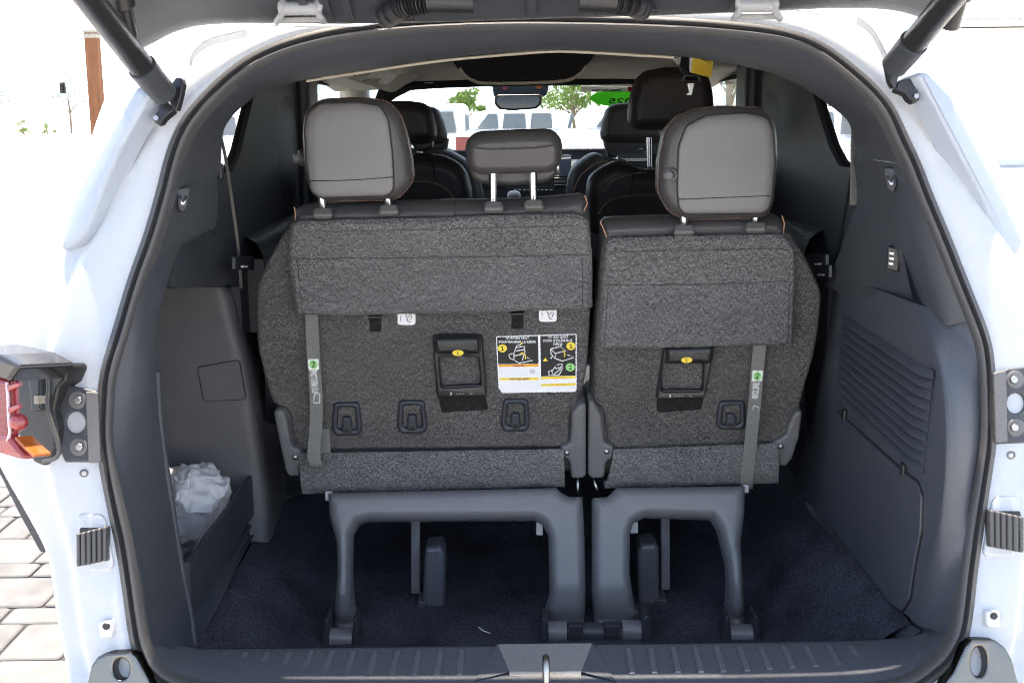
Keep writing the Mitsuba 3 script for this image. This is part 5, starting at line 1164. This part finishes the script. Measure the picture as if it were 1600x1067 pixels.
def leaves(c, r, n, size, rng):
    P = rng.normal(size=(n, 3)); P /= np.linalg.norm(P, axis=1, keepdims=True)
    P = P*(rng.random((n, 1))**.35)*A(r)*(.75+.5*meshkit.fbm(P*2+c[0], 3, 5))[:, None] + A(c)
    d1 = rng.normal(size=(n, 3)); d1 /= np.linalg.norm(d1, axis=1, keepdims=True)
    d2 = np.cross(d1, rng.normal(size=(n, 3))); d2 /= np.linalg.norm(d2, axis=1, keepdims=True)
    s = size*(.6+.8*rng.random((n, 1)))
    V = np.stack([P-d1*s, P+d2*s*.45, P+d1*s, P-d2*s*.45], 1).reshape(-1, 3)
    i = np.arange(n)*4
    return tm(V, np.vstack([np.stack([i, i+1, i+2], 1), np.stack([i, i+2, i+3], 1)]))
def tree(label, x, y, h, r, n, cat='tree', trunk=.4, clumps=16):
    k = thing('shade_tree' if cat == 'tree' else 'shrub', label, cat, None)
    rg = np.random.default_rng(int(abs(x*1000))+7); th = h*trunk
    limbs = [tube([(x, y, -.05), (x+.04, y, th*.6), (x-.06, y, th*1.1), (x+.05, y, h*.85)], [.05*h**.5, .042*h**.5, .03*h**.5, .01], 8)]
    ms = []
    for a in range(clumps):
        t, e = rg.uniform(0, 2*math.pi), rg.uniform(.15, 1.0)
        c = A([x+r*e*math.cos(t), y+r*e*math.sin(t), h*rg.uniform(trunk+.12, 1.0 - .22*e)])
        limbs.append(tube([(x, y, th*rg.uniform(.8, 1.2)), (x+(c[0]-x)*.5, y+(c[1]-y)*.5, th*1.1+(c[2]-th)*.4), tuple(c)], [.018*h**.5, .012*h**.5, .004], 5))
        q = rg.uniform(.22, .42)*r
        ms.append(leaves(c, (q*1.2, q*1.2, q*.8), n//clumps, .05+.018*h, rg))
    add(k, 'trunk', join(*limbs), M_BARK, smooth=60)
    add(k, 'crown', join(*ms), M_LEAF, smooth=False)
tree('broad green tree beyond the parked cars left of the year sticker', 3.2, 62, 3.6, 1.7, 1500)
tree('taller green tree half hidden behind the second row headrest', 5.4, 66, 4.2, 1.6, 1500)
tree('small green tree left of the interior mirror', -2.1, 60, 3.2, .9, 900, clumps=10)
tree('green tree beyond the small right rear window', 9.6, 38, 3.4, 2.2, 3500)
tree('slender green tree beyond the right sliding door window', 6.4, 36, 4.6, .7, 1500)
tree('low green shrub at the far left edge of the lot', -48., 122, 1.5, .8, 500, 'shrub', .05, 7)
tree('low green shrub nearer the wooden post', -45.6, 122, 1.3, .7, 450, 'shrub', .05, 7)
tree('small green shrub far off beyond the right body side', 44.5, 118, 2.6, 1.0, 500, 'shrub', .05, 7)

M_LEAF_HAZE = 'm_leaf_pale'; scene['m_leaf_pale'] = {'type': 'principledthin', 'base_color': rgb(.34, .42, .36), 'roughness': .6, 'diff_trans': .8}  # distance haze painted into the leaf colour
for lab, tx, ty in (('tree far off at the left beyond the traffic signal with haze put into its leaf colour', -56.5, 136), ('tree far off just left of the wooden post with haze put into its leaf colour', -49.0, 138)):
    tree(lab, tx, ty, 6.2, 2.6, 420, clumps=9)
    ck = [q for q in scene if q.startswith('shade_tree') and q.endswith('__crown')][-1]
    scene[ck]['bsdf'] = {'type': 'ref', 'id': M_LEAF_HAZE}
WP = thing('wooden_post', 'brown wooden post standing left of the van', 'post')
pb, ptop = at(160, 232, 12.), at(146, 52, 12.)
pw = .062
wp = [(pb[0], 12., 0.), (pb[0]-.002, 12., 1.2), (pb[0]-.008, 12., ptop[2])]
sq = lambda c, w: [(c[0]-w, c[1]-w, c[2]), (c[0]+w, c[1]-w, c[2]), (c[0]+w, c[1]+w, c[2]), (c[0]-w, c[1]+w, c[2])]
pm = []
add(WP, 'shaft', rbox(((pb[0]+ptop[0])/2-.02, 12., ptop[2]/2), (.118, .118, ptop[2]), .008), M_WOOD)
for z in (ptop[2]-.03, 1.13): add(WP, 'band', rbox(((pb[0]+ptop[0])/2-.02, 12., z), (.126, .126, .04), .004), M_CREAM)
add(WP, 'cap', rbox(((pb[0]+ptop[0])/2-.02, 12., ptop[2]+.012), (.135, .135, .024), .006), M_CREAM)
TS = thing('traffic_signal', 'small dark traffic signal far off at the left', 'traffic signal')
tsx = at(100, 138, 60.)
add(TS, 'pole', tube([(tsx[0], 60, 0), (tsx[0], 60, tsx[2]+.3)], .05, 8), M_STUCCO)
add(TS, 'head', rbox((tsx[0], 59.85, tsx[2]), (.24, .2, .52), .03), M_INK)
for i in range(3): add(TS, 'visor', tube([(tsx[0], 59.8, tsx[2]+.16-.16*i), (tsx[0], 59.6, tsx[2]+.16-.16*i)], .07, 10), M_INK)
LPt = thing('light_pole', 'white light pole standing among the trees behind the windscreen', 'pole')
lx = at(927, 170, 50.)
add(LPt, 'shaft', tube([(lx[0], 50, 0), (lx[0], 50, 7)], [.10, .07], 12), M_STUCCO, smooth=60)
add(LPt, 'base', tube([(lx[0], 50, 0), (lx[0], 50, .5)], .2, 12), M_STUCCO, smooth=60)
add(LPt, 'lamp_head', rbox((lx[0], 49.6, 7.0), (.25, .8, .12), .04), M_SILVER)
WB = thing('white_building', 'plain white building with a flat roof edge at the far right', 'building')
bx = at(1480, 80, 32.)
add(WB, 'wall', rbox((bx[0]+7, 38, 1.75), (14, 12, 3.5), .02), M_STUCCO)
add(WB, 'roof', rbox((bx[0]+7+.5, 38, 3.62), (14.6, 12.6, .16), .03), M_STUCCO)
add(WB, 'gutter', rbox((bx[0]+7.5, 31.66, 3.70), (14.6, .06, .05), .01), M_STEEL)
